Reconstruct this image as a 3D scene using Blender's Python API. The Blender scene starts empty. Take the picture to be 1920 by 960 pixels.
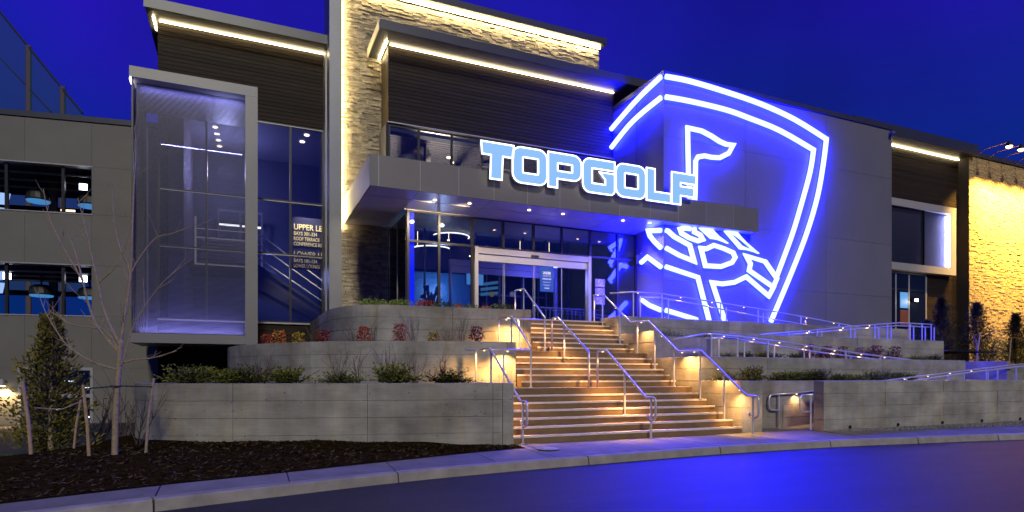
import bpy, bmesh, math, random
from mathutils import Vector, noise
from mathutils.geometry import tessellate_polygon
random.seed(11)
S = bpy.context.scene
C = S.collection
R = math.radians
pi = math.pi

# ------------------------------------------------------------------ camera
cam = bpy.data.objects.new('camera', bpy.data.cameras.new('camera'))
C.objects.link(cam)
cam.location = (0, 0, 1.42)
cam.rotation_euler = (R(90), 0, R(-23.64))
cam.data.sensor_width = 36
cam.data.lens = 36 * 1156 / 1920
cam.data.shift_y = 224.5 / 1920
cam.data.clip_start = .05
cam.data.clip_end = 2000
S.camera = cam

# ------------------------------------------------------------------ dusk sky, low warm key light, exposure
W = bpy.data.worlds.new('World')
S.world = W
W.use_nodes = True
nt = W.node_tree
nt.nodes.clear()
o = nt.nodes.new('ShaderNodeOutputWorld')
bg = nt.nodes.new('ShaderNodeBackground')
bg2 = nt.nodes.new('ShaderNodeBackground')
ads = nt.nodes.new('ShaderNodeAddShader')
sky = nt.nodes.new('ShaderNodeTexSky')
sky.sky_type = 'NISHITA'
sky.sun_disc = False
sky.sun_elevation = R(-4)
sky.sun_rotation = R(215)
tc = nt.nodes.new('ShaderNodeTexCoord')
sep = nt.nodes.new('ShaderNodeSeparateXYZ')
ramp = nt.nodes.new('ShaderNodeValToRGB')
els = ramp.color_ramp.elements
els[0].position, els[0].color = 0.0, (.005, .018, .13, 1)
els[1].position, els[1].color = 1.0, (.006, .004, .19, 1)
for p_, c_ in ((.14, (.005, .014, .165, 1)), (.3, (.005, .010, .20, 1)), (.46, (.012, .005, .27, 1))):
    e_ = els.new(p_); e_.color = c_
nz = nt.nodes.new('ShaderNodeTexNoise')
nz.inputs['Scale'].default_value = 2.2
nz.inputs['Detail'].default_value = 3
mp = nt.nodes.new('ShaderNodeMapRange')
mp.inputs['From Min'].default_value = .3; mp.inputs['From Max'].default_value = .7
mp.inputs['To Min'].default_value = .8; mp.inputs['To Max'].default_value = 1.4
L = nt.links.new
L(tc.outputs['Generated'], sep.inputs[0]); L(sep.outputs['Z'], ramp.inputs[0])
L(tc.outputs['Generated'], nz.inputs['Vector']); L(nz.outputs['Fac'], mp.inputs['Value'])
hmix = nt.nodes.new('ShaderNodeMix'); hmix.data_type = 'RGBA'; hmix.blend_type = 'MULTIPLY'
hmix.inputs['Factor'].default_value = 1
r2 = nt.nodes.new('ShaderNodeValToRGB')
r2.color_ramp.elements[0].position, r2.color_ramp.elements[0].color = .36, (.12, 1.6, 1.0, 1)
r2.color_ramp.elements[1].position, r2.color_ramp.elements[1].color = .90, (.5, 1.9, 1.05, 1)
e3 = r2.color_ramp.elements.new(.62); e3.color = (1.15, 1.0, 1.3, 1)
nz2 = nt.nodes.new('ShaderNodeTexNoise'); nz2.inputs['Scale'].default_value = 1.6; nz2.inputs['Detail'].default_value = 2
ma = nt.nodes.new('ShaderNodeMath'); ma.operation = 'MULTIPLY_ADD'; ma.inputs[1].default_value = .45
L(sep.outputs['X'], ma.inputs[0]); L(nz2.outputs['Fac'], ma.inputs[2]); L(tc.outputs['Generated'], nz2.inputs['Vector'])
L(ma.outputs[0], r2.inputs[0]); L(ramp.outputs['Color'], hmix.inputs['A']); L(r2.outputs['Color'], hmix.inputs['B'])
L(hmix.outputs['Result'], bg.inputs['Color']); L(mp.outputs[0], bg.inputs['Strength'])
L(sky.outputs[0], bg2.inputs['Color']); bg2.inputs['Strength'].default_value = .05
L(bg.outputs[0], ads.inputs[0]); L(bg2.outputs[0], ads.inputs[1]); L(ads.outputs[0], o.inputs[0])

sun = bpy.data.objects.new('sun', bpy.data.lights.new('sun', 'SUN'))
C.objects.link(sun)
sun.data.energy = 1.5
sun.data.angle = R(6)
sun.data.color = (1.0, .94, .74)
sun.rotation_euler = Vector((.10, .93, -.56)).to_track_quat('-Z', 'Y').to_euler()

S.view_settings.view_transform = 'Standard'
S.view_settings.look = 'None'
S.view_settings.exposure = 0
S.view_settings.gamma = 1
S.cycles.use_denoising = True
S.cycles.max_bounces = 6
S.cycles.diffuse_bounces = 2
S.cycles.glossy_bounces = 3
S.cycles.transparent_max_bounces = 16
S.cycles.transmission_bounces = 2
S.cycles.caustics_reflective = False
S.cycles.caustics_refractive = False
S.cycles.sample_clamp_indirect = 4

# ------------------------------------------------------------------ materials
MATS = {}


def mat(name, col=(.5, .5, .5), rough=.6, metal=0., var=0., scale=3., bump=0., bscale=40., stretch=None, rand=0., island=0., spec=.5):
    """noise-varied principled material in world space; rand = per object shade variation"""
    if name in MATS:
        return MATS[name]
    m = bpy.data.materials.new(name)
    m.use_nodes = True
    t = m.node_tree
    b = t.nodes['Principled BSDF']
    b.inputs['Base Color'].default_value = (*col, 1)
    b.inputs['Roughness'].default_value = rough
    b.inputs['Metallic'].default_value = metal
    b.inputs['Specular IOR Level'].default_value = spec
    ln = t.links.new
    vec = None
    if var or bump:
        g = t.nodes.new('ShaderNodeNewGeometry')
        mpn = t.nodes.new('ShaderNodeMapping')
        mpn.inputs['Scale'].default_value = stretch or (1, 1, 1)
        ln(g.outputs['Position'], mpn.inputs['Vector'])
        vec = mpn.outputs[0]
    fac = None

    def mul(a, bsock):
        n = t.nodes.new('ShaderNodeMath'); n.operation = 'MULTIPLY'
        ln(a, n.inputs[0]); ln(bsock, n.inputs[1]); return n.outputs[0]

    def rng(sock, lo, hi, f0=0., f1=1.):
        n = t.nodes.new('ShaderNodeMapRange')
        n.inputs['From Min'].default_value = f0; n.inputs['From Max'].default_value = f1
        n.inputs['To Min'].default_value = lo; n.inputs['To Max'].default_value = hi
        ln(sock, n.inputs['Value']); return n.outputs[0]
    if var:
        n1 = t.nodes.new('ShaderNodeTexNoise')
        n1.inputs['Scale'].default_value = scale; n1.inputs['Detail'].default_value = 6
        n1.inputs['Roughness'].default_value = .62
        ln(vec, n1.inputs['Vector'])
        fac = rng(n1.outputs['Fac'], 1 - var, 1 + var, .28, .72)
    if rand:
        oi = t.nodes.new('ShaderNodeObjectInfo')
        r = rng(oi.outputs['Random'], 1 - rand, 1 + rand)
        fac = mul(fac, r) if fac else r
    if island:
        g2 = t.nodes.new('ShaderNodeNewGeometry')
        r = rng(g2.outputs['Random Per Island'], 1 - island, 1 + island)
        fac = mul(fac, r) if fac else r
    if fac:
        vm = t.nodes.new('ShaderNodeVectorMath'); vm.operation = 'SCALE'
        vm.inputs[0].default_value = col
        ln(fac, vm.inputs['Scale'])
        ln(vm.outputs[0], b.inputs['Base Color'])
    if bump:
        n2 = t.nodes.new('ShaderNodeTexNoise')
        n2.inputs['Scale'].default_value = bscale; n2.inputs['Detail'].default_value = 5
        ln(vec, n2.inputs['Vector'])
        bp = t.nodes.new('ShaderNodeBump'); bp.inputs['Strength'].default_value = bump
        bp.inputs['Distance'].default_value = .02
        ln(n2.outputs['Fac'], bp.inputs['Height']); ln(bp.outputs[0], b.inputs['Normal'])
    MATS[name] = m
    return m


def emit(name, col, st=1.):
    if name in MATS:
        return MATS[name]
    m = bpy.data.materials.new(name)
    m.use_nodes = True
    b = m.node_tree.nodes['Principled BSDF']
    b.inputs['Base Color'].default_value = (.02, .02, .02, 1)
    b.inputs['Emission Color'].default_value = (*col, 1)
    b.inputs['Emission Strength'].default_value = st
    MATS[name] = m
    return m


def glass(name, tint=(.62, .7, .8), refl=.16):
    m = bpy.data.materials.new(name)
    m.use_nodes = True
    t = m.node_tree
    t.nodes.clear()
    out = t.nodes.new('ShaderNodeOutputMaterial')
    mx = t.nodes.new('ShaderNodeMixShader')
    tr = t.nodes.new('ShaderNodeBsdfTransparent'); tr.inputs[0].default_value = (*tint, 1)
    gl = t.nodes.new('ShaderNodeBsdfGlossy'); gl.inputs['Roughness'].default_value = .005
    lw = t.nodes.new('ShaderNodeLayerWeight'); lw.inputs['Blend'].default_value = .22
    ad = t.nodes.new('ShaderNodeMath'); ad.operation = 'ADD'; ad.inputs[1].default_value = refl; ad.use_clamp = True
    ln = t.links.new
    ln(lw.outputs['Fresnel'], ad.inputs[0]); ln(ad.outputs[0], mx.inputs[0])
    ln(tr.outputs[0], mx.inputs[1]); ln(gl.outputs[0], mx.inputs[2]); ln(mx.outputs[0], out.inputs[0])
    MATS[name] = m
    return m


def concrete(name, col, seed):
    """board-formed concrete: cloudy tone, vertical runs, wood grain, bug holes"""
    m = bpy.data.materials.new(name)
    m.use_nodes = True
    t = m.node_tree
    b = t.nodes['Principled BSDF']
    b.inputs['Roughness'].default_value = .82
    b.inputs['Specular IOR Level'].default_value = .3
    ln = t.links.new
    g = t.nodes.new('ShaderNodeNewGeometry')

    def nse(sc, detail, st, rough=.6):
        mpn = t.nodes.new('ShaderNodeMapping'); mpn.inputs['Scale'].default_value = st
        mpn.inputs['Location'].default_value = (seed, seed * 2, seed * 3)
        ln(g.outputs['Position'], mpn.inputs['Vector'])
        n = t.nodes.new('ShaderNodeTexNoise')
        n.inputs['Scale'].default_value = sc; n.inputs['Detail'].default_value = detail
        n.inputs['Roughness'].default_value = rough
        ln(mpn.outputs[0], n.inputs['Vector']); return n.outputs['Fac']

    def rng(sock, f0, f1, lo, hi):
        n = t.nodes.new('ShaderNodeMapRange')
        n.inputs['From Min'].default_value = f0; n.inputs['From Max'].default_value = f1
        n.inputs['To Min'].default_value = lo; n.inputs['To Max'].default_value = hi
        ln(sock, n.inputs['Value']); return n.outputs[0]

    def mul(a, c):
        n = t.nodes.new('ShaderNodeMath'); n.operation = 'MULTIPLY'
        ln(a, n.inputs[0]); ln(c, n.inputs[1]); return n.outputs[0]
    cloud = rng(nse(.9, 6, (1, 1, 1.6)), .3, .7, .60, 1.34)
    runs = rng(nse(2.2, 4, (1, 1, .10)), .35, .7, 1.1, .80)
    grain = rng(nse(3.5, 4, (.5, .5, 14)), .3, .7, .90, 1.08)
    oi = t.nodes.new('ShaderNodeObjectInfo')
    ob = rng(oi.outputs['Random'], 0, 1, .9, 1.1)
    vo = t.nodes.new('ShaderNodeTexVoronoi'); vo.inputs['Scale'].default_value = 5.5
    ln(g.outputs['Position'], vo.inputs['Vector'])
    hole = rng(vo.outputs['Distance'], .05, .10, .35, 1)
    f = mul(mul(mul(mul(cloud, runs), grain), hole), ob)
    vm = t.nodes.new('ShaderNodeVectorMath'); vm.operation = 'SCALE'
    warm = t.nodes.new('ShaderNodeMix'); warm.data_type = 'RGBA'
    warm.inputs['A'].default_value = (*col, 1)
    warm.inputs['B'].default_value = (col[0] * 1.05, col[1] * .96, col[2] * .78, 1)
    ln(rng(nse(1.6, 3, (1, 1, .25)), .5, .72, 0, 1), warm.inputs['Factor'])
    ln(warm.outputs['Result'], vm.inputs[0]); ln(f, vm.inputs['Scale'])
    ln(vm.outputs[0], b.inputs['Base Color'])
    ad = t.nodes.new('ShaderNodeMath'); ad.operation = 'ADD'
    ln(grain, ad.inputs[0]); ln(hole, ad.inputs[1])
    bp = t.nodes.new('ShaderNodeBump'); bp.inputs['Strength'].default_value = .5; bp.inputs['Distance'].default_value = .012
    ln(ad.outputs[0], bp.inputs['Height']); ln(bp.outputs[0], b.inputs['Normal'])
    MATS[name] = m
    return m


CONC = concrete('concrete board formed', (.30, .29, .25), 0)
CONC2 = concrete('concrete smooth', (.27, .25, .21), 7)
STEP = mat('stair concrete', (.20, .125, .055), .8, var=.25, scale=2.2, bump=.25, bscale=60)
NOSE = mat('stair nosing', (.64, .59, .50), .5, 0., var=.18, scale=5)
WALK = mat('sidewalk concrete', (.19, .18, .16), .7, var=.25, scale=2.0, bump=.2, bscale=70, rand=.08, spec=.25)
KERB = mat('kerb concrete', (.30, .275, .24), .75, var=.3, scale=2.5, bump=.25, bscale=60, rand=.1)
ASPH = mat('asphalt', (.020, .022, .034), .48, var=.45, scale=.9, bump=.5, bscale=70, spec=.13, stretch=(.55, 1.6, 1))  # base tinted blue to stand in for blue light on the road
MULCH = mat('mulch', (.026, .0165, .006), 1., var=.6, scale=9, bump=1., bscale=26, spec=0)
CHIP = mat('mulch chips', (.060, .043, .022), 1., island=.9, spec=0)
SOIL = mat('planter soil', (.055, .04, .03), .95, var=.5, scale=12, bump=.8, bscale=30)
GRAVEL = mat('gravel', (.20, .19, .17), .9, island=.6)
LAWN = mat('lawn ground', (.02, .04, .012), .95, var=.4, scale=6)
PANEL = mat('grey metal panel', (.150, .145, .148), .5, .05, var=.07, scale=.7, rand=.05)
PANELW = mat('warm grey wall panel', (.150, .145, .125), .6, 0., var=.10, scale=.9, rand=.03)
PANELD = mat('graphite canopy panel', (.165, .16, .155), .45, .06, var=.06, scale=.8, rand=.06)
FRAME = mat('light metal frame', (.17, .17, .175), .45, .25, var=.06, scale=1)
FINM = mat('pilaster metal', (.20, .21, .23), .42, .3, var=.12, scale=.7)
DARKM = mat('dark mullion', (.022, .022, .026), .4, .3)
ALU = mat('aluminium frame', (.36, .35, .36), .45, .3)
EAVE = mat('eave metal', (.050, .053, .065), .4, .3, var=.08, scale=.8)
SOFF = mat('soffit panel', (.42, .40, .43), .3, .2, rand=.04)
WOOD = mat('wood siding', (.0195, .0128, .0085), .6, spec=.2, var=.35, scale=1.6, bump=.3, bscale=12, stretch=(.35, .35, 9), rand=.32)
WOODB = mat('siding backing', (.012, .010, .009), .9)
STONE = mat('ledge stone', (.30, .265, .20), .85, var=.32, scale=7, bump=.9, bscale=22, rand=.28, island=.0)
STONEI = mat('ledge stone field', (.30, .265, .20), .85, var=.32, scale=7, bump=.9, bscale=22, island=.28)
STONEB = mat('stone backing', (.05, .045, .035), .95)
GOLD = mat('rough stone', (.42, .31, .15), .9, var=.2, scale=6, bump=.8, bscale=12, rand=.2)
GOLDI = mat('rough stone field', (.42, .31, .15), .9, var=.2, scale=6, bump=.8, bscale=12, island=.2)
STEEL = mat('stainless steel', (.72, .71, .70), .33, .55, var=.05, scale=6)
SLAT = mat('screen slat', (.055, .055, .085), .4, .5)
ROOMD = mat('dark interior', (.014, .016, .040), .7)
ROOMB = mat('interior blue wall', (.02, .13, .30), .6)
ROOMP = mat('interior plum wall', (.16, .13, .17), .7)
ROOMG = mat('interior grey', (.12, .12, .14), .7)
CARPET = mat('interior floor', (.02, .02, .025), .6)
GLASS = glass('window glass', (.72, .76, .84), .06)
GLASSE = glass('entrance glass', (.72, .76, .86), .13)
GLASSD = glass('dark window glass', (.6, .66, .85), .07)
BARK = mat('bark', (.30, .23, .15), .85, var=.3, scale=18, bump=.5, bscale=50)
TWIG = mat('twig', (.12, .085, .07), .85)
STAKE = mat('timber stake', (.36, .25, .15), .8, var=.3, scale=14)
STRAP = mat('tree strap', (.03, .03, .035), .7)
JUN = mat('juniper green', (.075, .088, .016), .8, island=.55, spec=.1)
JUNL = mat('juniper tips', (.19, .19, .03), .8, island=.4, spec=.1)
CON = mat('conifer green', (.05, .062, .022), .8, island=.5, spec=.1)
CONL = mat('conifer tips', (.10, .10, .03), .8, island=.4, spec=.1)
RED = mat('red leaf', (.42, .04, .025), .6, spec=.2, island=.5)
ORG = mat('orange leaf', (.42, .13, .03), .6, spec=.2, island=.4)
YEL = mat('yellow leaf', (.45, .32, .05), .6, spec=.2, island=.4)
PUR = mat('maroon leaf', (.10, .025, .045), .6, spec=.2, island=.5)
GRN = mat('fresh green leaf', (.17, .26, .035), .6, spec=.2, island=.5)
BLACK = mat('black plastic', (.015, .015, .017), .5)
NEON = emit('blue neon', (.0080, .0110, 1.0), 125)
NEONB = emit('blue halo tube', (.0002, .0004, 1.0), 950)
LED = emit('warm LED strip', (1.0, .78, .40), 60)
LEDT = emit('tower LED strip', (1.0, .76, .34), 85)
LEDL = emit('warm LED strip soft', (1.0, .78, .42), 18)
LEDB = emit('violet LED strip', (.22, .22, 1.0), 9)
LEDW = emit('cool LED end', (.75, .75, 1.0), 12)
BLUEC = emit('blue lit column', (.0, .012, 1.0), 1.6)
PUCK = emit('warm lamp', (1.0, .72, .36), 5)
DOWN = emit('downlight lens', (1.0, .74, .40), 8)
RING = emit('ring lamp', (1.0, .93, .74), 3.2)
TVB = emit('screen cyan', (.10, .38, .85), .9)
LTF = emit('sign face glow', (.26, .52, .93), 1.0)
LTR = emit('sign rim glow', (.92, .97, 1.0), 2.6)
WHT = mat('white print', (.8, .8, .8), .5)
GOLDTXT = mat('pale gold lettering', (.85, .68, .34), .5)


# ------------------------------------------------------------------ geometry helpers
def wl(o):
    v = Vector(o.location)
    while o.parent:
        o = o.parent
        v += o.location
    return v


LOCAL = set()


class MB:
    def __init__(s):
        s.v, s.f, s.m, s.mi = [], [], [], 0

    def quad(s, a, b, c, d):
        n = len(s.v); s.v += [a, b, c, d]; s.f.append((n, n + 1, n + 2, n + 3)); s.m.append(s.mi)

    def poly(s, pts):
        n = len(s.v); s.v += list(pts); s.f.append(tuple(range(n, n + len(pts)))); s.m.append(s.mi)

    def box(s, x0, x1, y0, y1, z0, z1):
        n = len(s.v)
        s.v += [(x, y, z) for z in (z0, z1) for y in (y0, y1) for x in (x0, x1)]
        for q in ((0, 2, 3, 1), (4, 5, 7, 6), (0, 1, 5, 4), (2, 6, 7, 3), (0, 4, 6, 2), (1, 3, 7, 5)):
            s.f.append(tuple(n + i for i in q)); s.m.append(s.mi)

    def prism(s, pts, z0, z1):
        n = len(pts); k = len(s.v)
        s.v += [(x, y, z0) for x, y in pts] + [(x, y, z1) for x, y in pts]
        tris = tessellate_polygon([[Vector((x, y, 0)) for x, y in pts]])
        for t in tris:
            s.f.append(tuple(k + n + i for i in t)); s.m.append(s.mi)
            s.f.append(tuple(k + i for i in reversed(t))); s.m.append(s.mi)
        for i in range(n):
            j = (i + 1) % n
            s.f.append((k + i, k + j, k + n + j, k + n + i)); s.m.append(s.mi)

    def tube(s, pts, r, n=8, closed=False, r1=None, cap=True):
        pts = [Vector(p) for p in pts]
        N = len(pts)
        rings = []
        ref = None
        for i, p in enumerate(pts):
            if closed:
                a, b = pts[i - 1], pts[(i + 1) % N]
            else:
                a, b = pts[max(i - 1, 0)], pts[min(i + 1, N - 1)]
            d1 = (p - a).normalized() if (p - a).length > 1e-6 else None
            d2 = (b - p).normalized() if (b - p).length > 1e-6 else None
            t = ((d1 or Vector()) + (d2 or Vector()))
            t = t.normalized() if t.length > 1e-6 else Vector((0, 0, 1))
            k = 1.
            if d1 and d2:
                k = 1 / max(.45, math.sqrt(max(.0, (1 + d1.dot(d2)) / 2)))
            if ref is None:
                ref = Vector((0, 0, 1)) if abs(t.z) < .9 else Vector((1, 0, 0))
            u = (ref - t * ref.dot(t))
            u = u.normalized() if u.length > 1e-4 else t.orthogonal().normalized()
            ref = u
            w = t.cross(u)
            rr = r if r1 is None else r + (r1 - r) * i / max(1, N - 1)
            # mitre stretch in the bend plane
            bd = (d1 - d2) if d1 and d2 else Vector()
            ring = []
            st = bd.normalized() if bd.length > 1e-4 else None
            for j in range(n):
                an = 2 * pi * j / n
                q = u * math.cos(an) * rr + w * math.sin(an) * rr
                if st is not None:
                    q += st * q.dot(st) * (k - 1)
                ring.append(len(s.v)); s.v.append(tuple(p + q))
            rings.append(ring)
        m = N if closed else N - 1
        for i in range(m):
            A, B = rings[i], rings[(i + 1) % N]
            for j in range(n):
                s.f.append((A[j], A[(j + 1) % n], B[(j + 1) % n], B[j])); s.m.append(s.mi)
        if not closed and cap:
            s.f.append(tuple(reversed(rings[0]))); s.m.append(s.mi)
            s.f.append(tuple(rings[-1])); s.m.append(s.mi)

    def disc(s, c, r, n=12, axis='z', h=.0):
        x, y, z = c
        pts = []
        for j in range(n):
            a = 2 * pi * j / n
            if axis == 'z':
                pts.append((x + r * math.cos(a), y + r * math.sin(a), z))
            elif axis == 'y':
                pts.append((x + r * math.cos(a), y, z + r * math.sin(a)))
        s.poly(pts)

    def lathe(s, c, prof, n=12):
        rings = []
        for r, z in prof:
            rings.append([len(s.v) + j for j in range(n)])
            s.v += [(c[0] + r * math.cos(2 * pi * j / n), c[1] + r * math.sin(2 * pi * j / n), c[2] + z) for j in range(n)]
        for A, B in zip(rings, rings[1:]):
            for j in range(n):
                s.f.append((A[j], A[(j + 1) % n], B[(j + 1) % n], B[j])); s.m.append(s.mi)
        s.f.append(tuple(reversed(rings[0]))); s.m.append(s.mi)
        s.f.append(tuple(rings[-1])); s.m.append(s.mi)

    def build(s, name, m, parent=None, kind=None, smooth=False, local=False):
        me = bpy.data.meshes.new(name)
        off = Vector()
        if parent is not None and not local and parent.name not in LOCAL:
            off = wl(parent)
        elif parent is None and s.v and not local:
            xs = [v[0] for v in s.v]; ys = [v[1] for v in s.v]; zs = [v[2] for v in s.v]
            off = Vector(((min(xs) + max(xs)) / 2, (min(ys) + max(ys)) / 2, min(zs)))
        me.from_pydata([(v[0] - off.x, v[1] - off.y, v[2] - off.z) for v in s.v], [], s.f)
        ms = m if isinstance(m, (list, tuple)) else [m]
        for q in ms:
            me.materials.append(q)
        if len(ms) > 1:
            me.polygons.foreach_set('material_index', s.m)
        if smooth:
            me.polygons.foreach_set('use_smooth', [True] * len(me.polygons))
        o = bpy.data.objects.new(name, me)
        C.objects.link(o)
        if parent is not None:
            o.parent = parent
            if parent.name in LOCAL:
                LOCAL.add(o.name)
        else:
            o.location = off
        if kind:
            o['kind'] = kind
        return o


def thing(name, label, cat, loc=(0, 0, 0), group=None, rz=0., local=False):
    o = bpy.data.objects.new(name, None)
    C.objects.link(o)
    o.empty_display_size = .2
    o.location = loc
    o.rotation_euler = (0, 0, rz)
    o['label'] = label
    o['category'] = cat
    if group:
        o['group'] = group
    if local or rz:
        LOCAL.add(o.name)
    return o


def tag(o, label, cat, group=None):
    o['label'] = label; o['category'] = cat
    if group:
        o['group'] = group
    return o


CUBES = {}


def piece(name, parent, x0, x1, y0, y1, z0, z1, m):
    """one of many alike pieces: shared unit block, own scale"""
    me = CUBES.get(m.name)
    if me is None:
        me = bpy.data.meshes.new('block')
        me.from_pydata([(x, y, z) for z in (-.5, .5) for y in (-.5, .5) for x in (-.5, .5)], [],
                       [(0, 2, 3, 1), (4, 5, 7, 6), (0, 1, 5, 4), (2, 6, 7, 3), (0, 4, 6, 2), (1, 3, 7, 5)])
        me.materials.append(m)
        CUBES[m.name] = me
    o = bpy.data.objects.new(name, me)
    C.objects.link(o)
    off = Vector()
    if parent is not None:
        o.parent = parent
        if parent.name not in LOCAL:
            off = wl(parent)
    o.location = ((x0 + x1) / 2 - off.x, (y0 + y1) / 2 - off.y, (z0 + z1) / 2 - off.z)
    o.scale = (x1 - x0, y1 - y0, z1 - z0)
    return o


def bx(name, m, parent, *a, **k):
    b = MB(); b.box(*a); return b.build(name, m, parent, **k)


def dup(root, loc, rz=0., sc=1., label=None, group=None):
    r = root.copy(); C.objects.link(r)
    r.location = loc; r.rotation_euler = (0, 0, rz)
    r.scale = (sc, sc, sc) if not isinstance(sc, tuple) else sc
    if label: r['label'] = label
    if group: r['group'] = group
    for ch in list(root.children):
        c = ch.copy(); C.objects.link(c); c.parent = r
        for g in list(ch.children):
            d = g.copy(); C.objects.link(d); d.parent = c
    return r


def lamp(name, kind, loc, energy, col, parent=None, size=.05, cone=None, aim=None, blend=.6):
    d = bpy.data.lights.new(name, kind)
    d.energy = energy; d.color = col
    if kind in ('POINT', 'SPOT'):
        d.shadow_soft_size = size
    if kind == 'SPOT':
        d.spot_size = R(cone or 100); d.spot_blend = blend
    o = bpy.data.objects.new(name, d)
    C.objects.link(o)
    if parent is not None:
        o.parent = parent
        if parent.name not in LOCAL:
            loc = Vector(loc) - wl(parent)
    o.location = loc
    if aim is not None:
        o.rotation_euler = Vector(aim).to_track_quat('-Z', 'Y').to_euler()
    return o


def cr(pts, n=5, closed=False):
    """Catmull-Rom through points"""
    P = [Vector(p) for p in pts]
    out = []
    N = len(P)
    for i in range(N if closed else N - 1):
        if closed:
            a, b, c, d = P[i - 1], P[i], P[(i + 1) % N], P[(i + 2) % N]
        else:
            a, b, c, d = P[max(i - 1, 0)], P[i], P[i + 1], P[min(i + 2, N - 1)]
        for k in range(n):
            t = k / n
            out.append(.5 * ((2 * b) + (c - a) * t + (2 * a - 5 * b + 4 * c - d) * t * t + (3 * b - a - 3 * c + d) * t ** 3))
    if not closed:
        out.append(P[-1])
    return out


def curve_mesh(splines, extrude=0., bevel=0., fill=True):
    cu = bpy.data.curves.new('outline', 'CURVE')
    cu.dimensions = '2D' if fill else '3D'
    if fill:
        cu.fill_mode = 'BOTH'
    cu.extrude = extrude; cu.bevel_depth = bevel; cu.bevel_resolution = 1
    for sp in splines:
        s_ = cu.splines.new('POLY')
        s_.points.add(len(sp) - 1)
        for q, (x, y) in zip(s_.points, sp):
            q.co = (x, y, 0, 1)
        s_.use_cyclic_u = True
    ob = bpy.data.objects.new('outline', cu)
    C.objects.link(ob)
    dg = bpy.context.evaluated_depsgraph_get()
    me = bpy.data.meshes.new_from_object(ob.evaluated_get(dg))
    bpy.data.objects.remove(ob)
    return me


def text(name, s_, size, loc, m, parent, extrude=.004, align='LEFT', rz=0., bold=0., xs=1.):
    cu = bpy.data.curves.new(name, 'FONT')
    cu.body = s_; cu.size = size; cu.extrude = extrude; cu.align_x = align
    cu.offset = bold
    ob = bpy.data.objects.new(name, cu)
    C.objects.link(ob)
    dg = bpy.context.evaluated_depsgraph_get()
    me = bpy.data.meshes.new_from_object(ob.evaluated_get(dg))
    bpy.data.objects.remove(ob)
    me.materials.clear(); me.materials.append(m)
    o = bpy.data.objects.new(name, me)
    C.objects.link(o)
    off = Vector()
    if parent is not None:
        o.parent = parent
        if parent.name not in LOCAL:
            off = wl(parent)
    o.location = Vector(loc) - off
    o.rotation_euler = (R(90), 0, rz)
    o.scale = (xs, 1, 1)
    return o


# ------------------------------------------------------------------ ground: road, kerb, sidewalk, mulch, lawn
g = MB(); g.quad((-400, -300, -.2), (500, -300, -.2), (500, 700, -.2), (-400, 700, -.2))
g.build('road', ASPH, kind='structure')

KP = [(-16, 2.0), (-9, 5.2), (-5.2, 6.9), (-2.32, 8.0), (-.97, 8.44), (.3, 8.80), (2.17, 9.27), (4, 9.55), (5.77, 9.72), (9.05, 9.95), (12.2, 9.9), (14.78, 9.62), (17.35, 9.27), (21, 8.6), (26, 7.3), (34, 4.6), (46, -1)]
KC = cr([(x, y, 0) for x, y in KP], 8)


def kerb_y(x):
    for a, b in zip(KC, KC[1:]):
        if a.x <= x <= b.x:
            return a.y + (b.y - a.y) * (x - a.x) / max(1e-6, b.x - a.x)
    return KC[-1].y if x > 0 else KC[0].y


BP = [(-16, 3.0), (-9, 5.9), (-5.2, 7.5), (-2.46, 8.52), (-1.67, 8.86), (-.8, 9.2), (.32, 9.52), (1.96, 10.08), (3.83, 10.68), (5.1, 10.98), (5.16, 11.66), (11.3, 11.66), (12.1, 11.8), (12.1, 12.4), (13.65, 12.4), (13.65, 11.24), (14.9, 10.86), (16, 10.66), (20.2, 10.1), (26, 8.6), (34, 5.9), (46, .3)]


def back_y(x):
    for a, b in zip(BP, BP[1:]):
        if a[0] <= x <= b[0]:
            return a[1] + (b[1] - a[1]) * (x - a[0]) / max(1e-6, b[0] - a[0])
    return 3


def arc_pts(x0, x1, n, off=0.):
    out = []
    for i in range(n + 1):
        x = x0 + (x1 - x0) * i / n
        d = (kerb_y(x + .05) - kerb_y(x - .05)) / .1
        k = 1 / math.sqrt(1 + d * d)
        out.append((x - d * k * off, kerb_y(x) + k * off))
    return out


kroot = bpy.data.objects.new('kerb', None); C.objects.link(kroot); kroot['kind'] = 'structure'
JX = [-16, -13, -10, -7.2, -4.1, -.966, 2.17, 5.77, 9.05, 12.2, 14.8, 17.35, 20.3, 23.4, 26.6, 30, 34, 40, 46]
for a, b in zip(JX, JX[1:]):
    f = arc_pts(a + .012, b - .012, 8)
    r_ = arc_pts(a + .012, b - .012, 8, .17)
    f0 = arc_pts(a + .012, b - .012, 8, -.03)
    m_ = MB()
    n = len(f)
    for i in range(n - 1):
        A, B = f[i], f[i + 1]
        m_.quad((*f0[i], -.23), (*f0[i + 1], -.23), (B[0], B[1], -.075), (A[0], A[1], -.075))
        ai, bi = arc_pts(a + .012, b - .012, 8, .025)[i], arc_pts(a + .012, b - .012, 8, .025)[i + 1]
        m_.quad((A[0], A[1], -.075), (B[0], B[1], -.075), (*bi, -.05), (*ai, -.05))
        m_.quad((*ai, -.05), (*bi, -.05), (*r_[i + 1], -.046), (*r_[i], -.046))
    for (p, q, s0) in ((f[0], r_[0], f0[0]), (f[-1], r_[-1], f0[-1])):
        m_.poly([(*s0, -.23), (p[0], p[1], -.075), (p[0], p[1] + .02, -.05), (*q, -.046), (*q, -.23)])
    m_.build('kerb_stone', KERB, kroot, smooth=False)

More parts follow.
